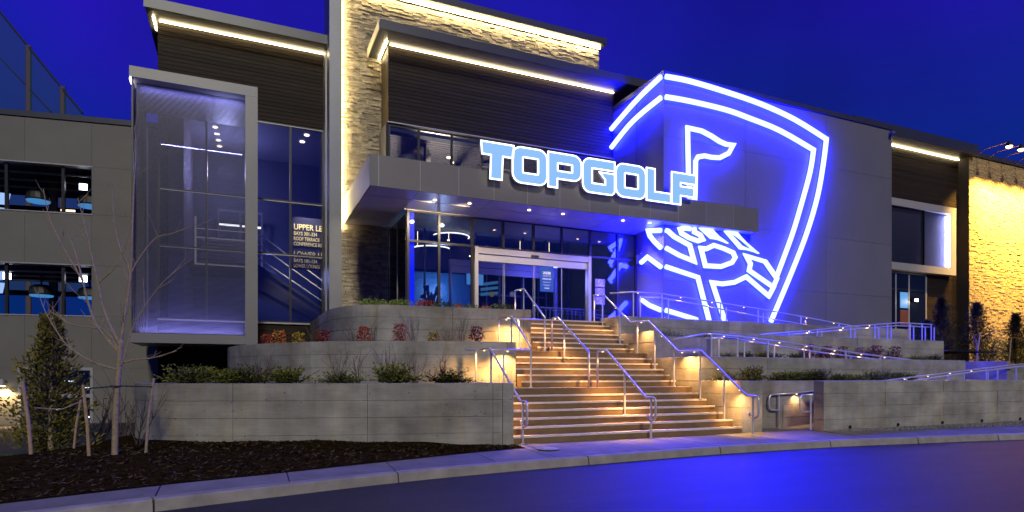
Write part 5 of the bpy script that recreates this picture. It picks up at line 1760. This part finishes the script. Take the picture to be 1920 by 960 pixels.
for i, (x, y, dx, z1, lab) in enumerate(((29.9, 16.9, .45, 3.35, 'leaning timber stake left of the pair by the ragged evergreen'), (30.6, 17.1, -.25, 3.3, 'leaning timber stake right of the pair by the ragged evergreen'), (32.6, 17.0, .3, 3.2, 'leaning timber stake right of the ragged evergreen'), (34.6, 16.9, .05, 3.2, 'upright timber stake before the dark evergreen at the right edge'))):
    b = MB(); b.tube([(x, y, 1.5), (x + dx * .5, y + .02, (1.5 + z1) / 2), (x + dx, y + .03, z1)], .035, 7, r1=.03)
    tag(b.build('tree_stake', STAKE), lab, 'stake', 'tree stakes on the right')

# bare street tree with traced limbs
tr3 = thing('bare_tree', 'slender leafless young tree with upswept branches, staked in the mulch', 'tree', (-1.82, 11.31, .13), local=True)
BR = {
    'a': [(0.04, -.05, 1.39), (-.15, .03, 1.44), (-.38, .13, 1.54), (-.68, .26, 1.76), (-.87, .35, 2.04), (-1.01, .41, 2.3), (-1.12, .46, 2.6)],
    'a2': [(.06, -.06, 1.68), (-.15, .03, 2.0), (-.61, .23, 2.09), (-.96, .38, 2.32)],
    'b': [(.07, -.07, 1.64), (-.07, 0, 1.81), (-.26, .08, 2.09), (-.39, .14, 2.5), (-.45, .16, 2.76), (-.69, .27, 3.23), (-.9, .36, 3.71), (-.99, .4, 4.18)],
    'c': [(.09, -.07, 1.76), (.04, -.05, 1.85), (-.13, .02, 2.26), (-.23, .07, 2.74), (-.34, .12, 3.27), (-.42, .15, 3.67), (-.5, .18, 4.03)],
    'd': [(.09, -.07, 1.81), (.12, -.09, 2.03), (.15, -.1, 2.3), (.22, -.13, 2.89), (.06, -.06, 3.33), (-.01, -.03, 3.77), (-.04, -.02, 4.3)],
    'e': [(.15, -.1, 2.22), (.23, -.13, 2.91), (.25, -.15, 3.47), (.27, -.15, 4.21), (.3, -.17, 4.79), (.28, -.16, 5.2)],
    'f': [(.06, -.06, 1.47), (.12, -.09, 1.5), (.23, -.13, 1.93), (.37, -.2, 2.25), (.7, -.34, 2.74), (1.08, -.51, 3.07)],
    'g': [(.19, -.12, 2.47), (.23, -.13, 2.89), (.55, -.28, 3.41), (.8, -.38, 3.52), (1.05, -.49, 3.63)],
    'h': [(.04, -.05, 1.46), (.27, -.15, 1.54), (.5, -.25, 1.56), (.88, -.42, 1.68)],
    'i': [(-.23, .07, 2.74), (0, -.04, 2.97), (.13, -.09, 3.22)],
    'j': [(-.45, .16, 2.76), (-.57, .21, 3.22), (-.66, .25, 3.47)]}
b = MB()
b.tube(cr([(0, -.04, -.15), (.005, -.04, .1), (.02, -.04, .81), (.06, -.06, 1.39), (.09, -.07, 1.85)], 4), .052, 12, r1=.036)
b.build('trunk', BARK, tr3, local=True, smooth=True)
rr = random.Random(77)
for k, pts in BR.items():
    b = MB()
    depth = rr.uniform(-.3, .4)
    q = [Vector(p) + Vector((sa_, ca_, 0)) * depth * (i / len(pts)) ** 1.3 for i, p in enumerate(pts) for sa_, ca_ in ((.4 * 0 + .0, .5),)]
    sp = cr(q, 4)
    r0 = .024 if k in 'bcde' else .016
    b.tube(sp, r0, 6, r1=.005)
    for n_i in range(3, len(sp), 2):
        p = sp[n_i]; t = (sp[n_i] - sp[n_i - 1]).normalized()
        d = (t + Vector((rr.gauss(0, .7), rr.gauss(0, .5), rr.gauss(.15, .3)))).normalized()
        l = rr.uniform(.12, .42)
        p2 = p + d * l * .5 + Vector((0, 0, .02)); p3 = p + d * l + Vector((0, 0, .07))
        b.tube([p, p2, p3], .0055, 4, r1=.002)
        if rr.random() < .5:
            b.tube([p2, p2 + (d + Vector((rr.gauss(0, .6), rr.gauss(0, .6), .3))).normalized() * l * .4], .0035, 4, r1=.002)
    b.build('branch', BARK, tr3, local=True)
for i, (x, y, z0, dx, z1, r_, lab) in enumerate(((-2.12, 11.15, .0, -.09, 1.28, .026, 'pale timber stake just left of the bare tree trunk'), (-3.13, 12.3, .0, -.13, 1.33, .03, 'orange brown timber stake left of the evergreen'), (-1.42, 11.38, .05, .12, 1.38, .023, 'leaning grey stake right of the bare tree before the concrete wall'), (-2.7, 12.95, .1, .1, 1.0, .02, 'short brown stake at the foot of the evergreen'))):
    b = MB(); b.tube([(x, y, z0), (x + dx * .35, y + .01, z0 + (z1 - z0) * .5), (x + dx, y + .02, z1)], r_, 8, r1=r_ * .9)
    tag(b.build('tree_stake', STAKE if i != 2 else BARK), lab, 'stake', 'stakes round the young tree')
b = MB(); b.tube([(-2.2, 11.16, 1.22), (-1.86, 11.24, 1.25)], .012, 5); b.tube([(-1.76, 11.28, 1.26), (-1.32, 11.38, 1.24)], .012, 5)
b.tube([(-1.81 + .07 * math.cos(a * pi / 6), 11.27 + .07 * math.sin(a * pi / 6), 1.255) for a in range(12)], .014, 5, True)
tag(b.build('tree_tie', STRAP), 'dark strap tying the bare tree trunk to its stakes', 'tree tie')
b = MB(); b.tube([(-3.1, 12.3, .9), (-2.8, 12.6, .85), (-2.55, 12.8, .98)], .01, 5)
tag(b.build('tree_tie', STAKE), 'pale slack cord from the orange brown stake to the evergreen', 'tree tie')
print('objects', len(bpy.data.objects), 'tris', sum(len(o.data.polygons) for o in bpy.data.objects if o.type == 'MESH'))
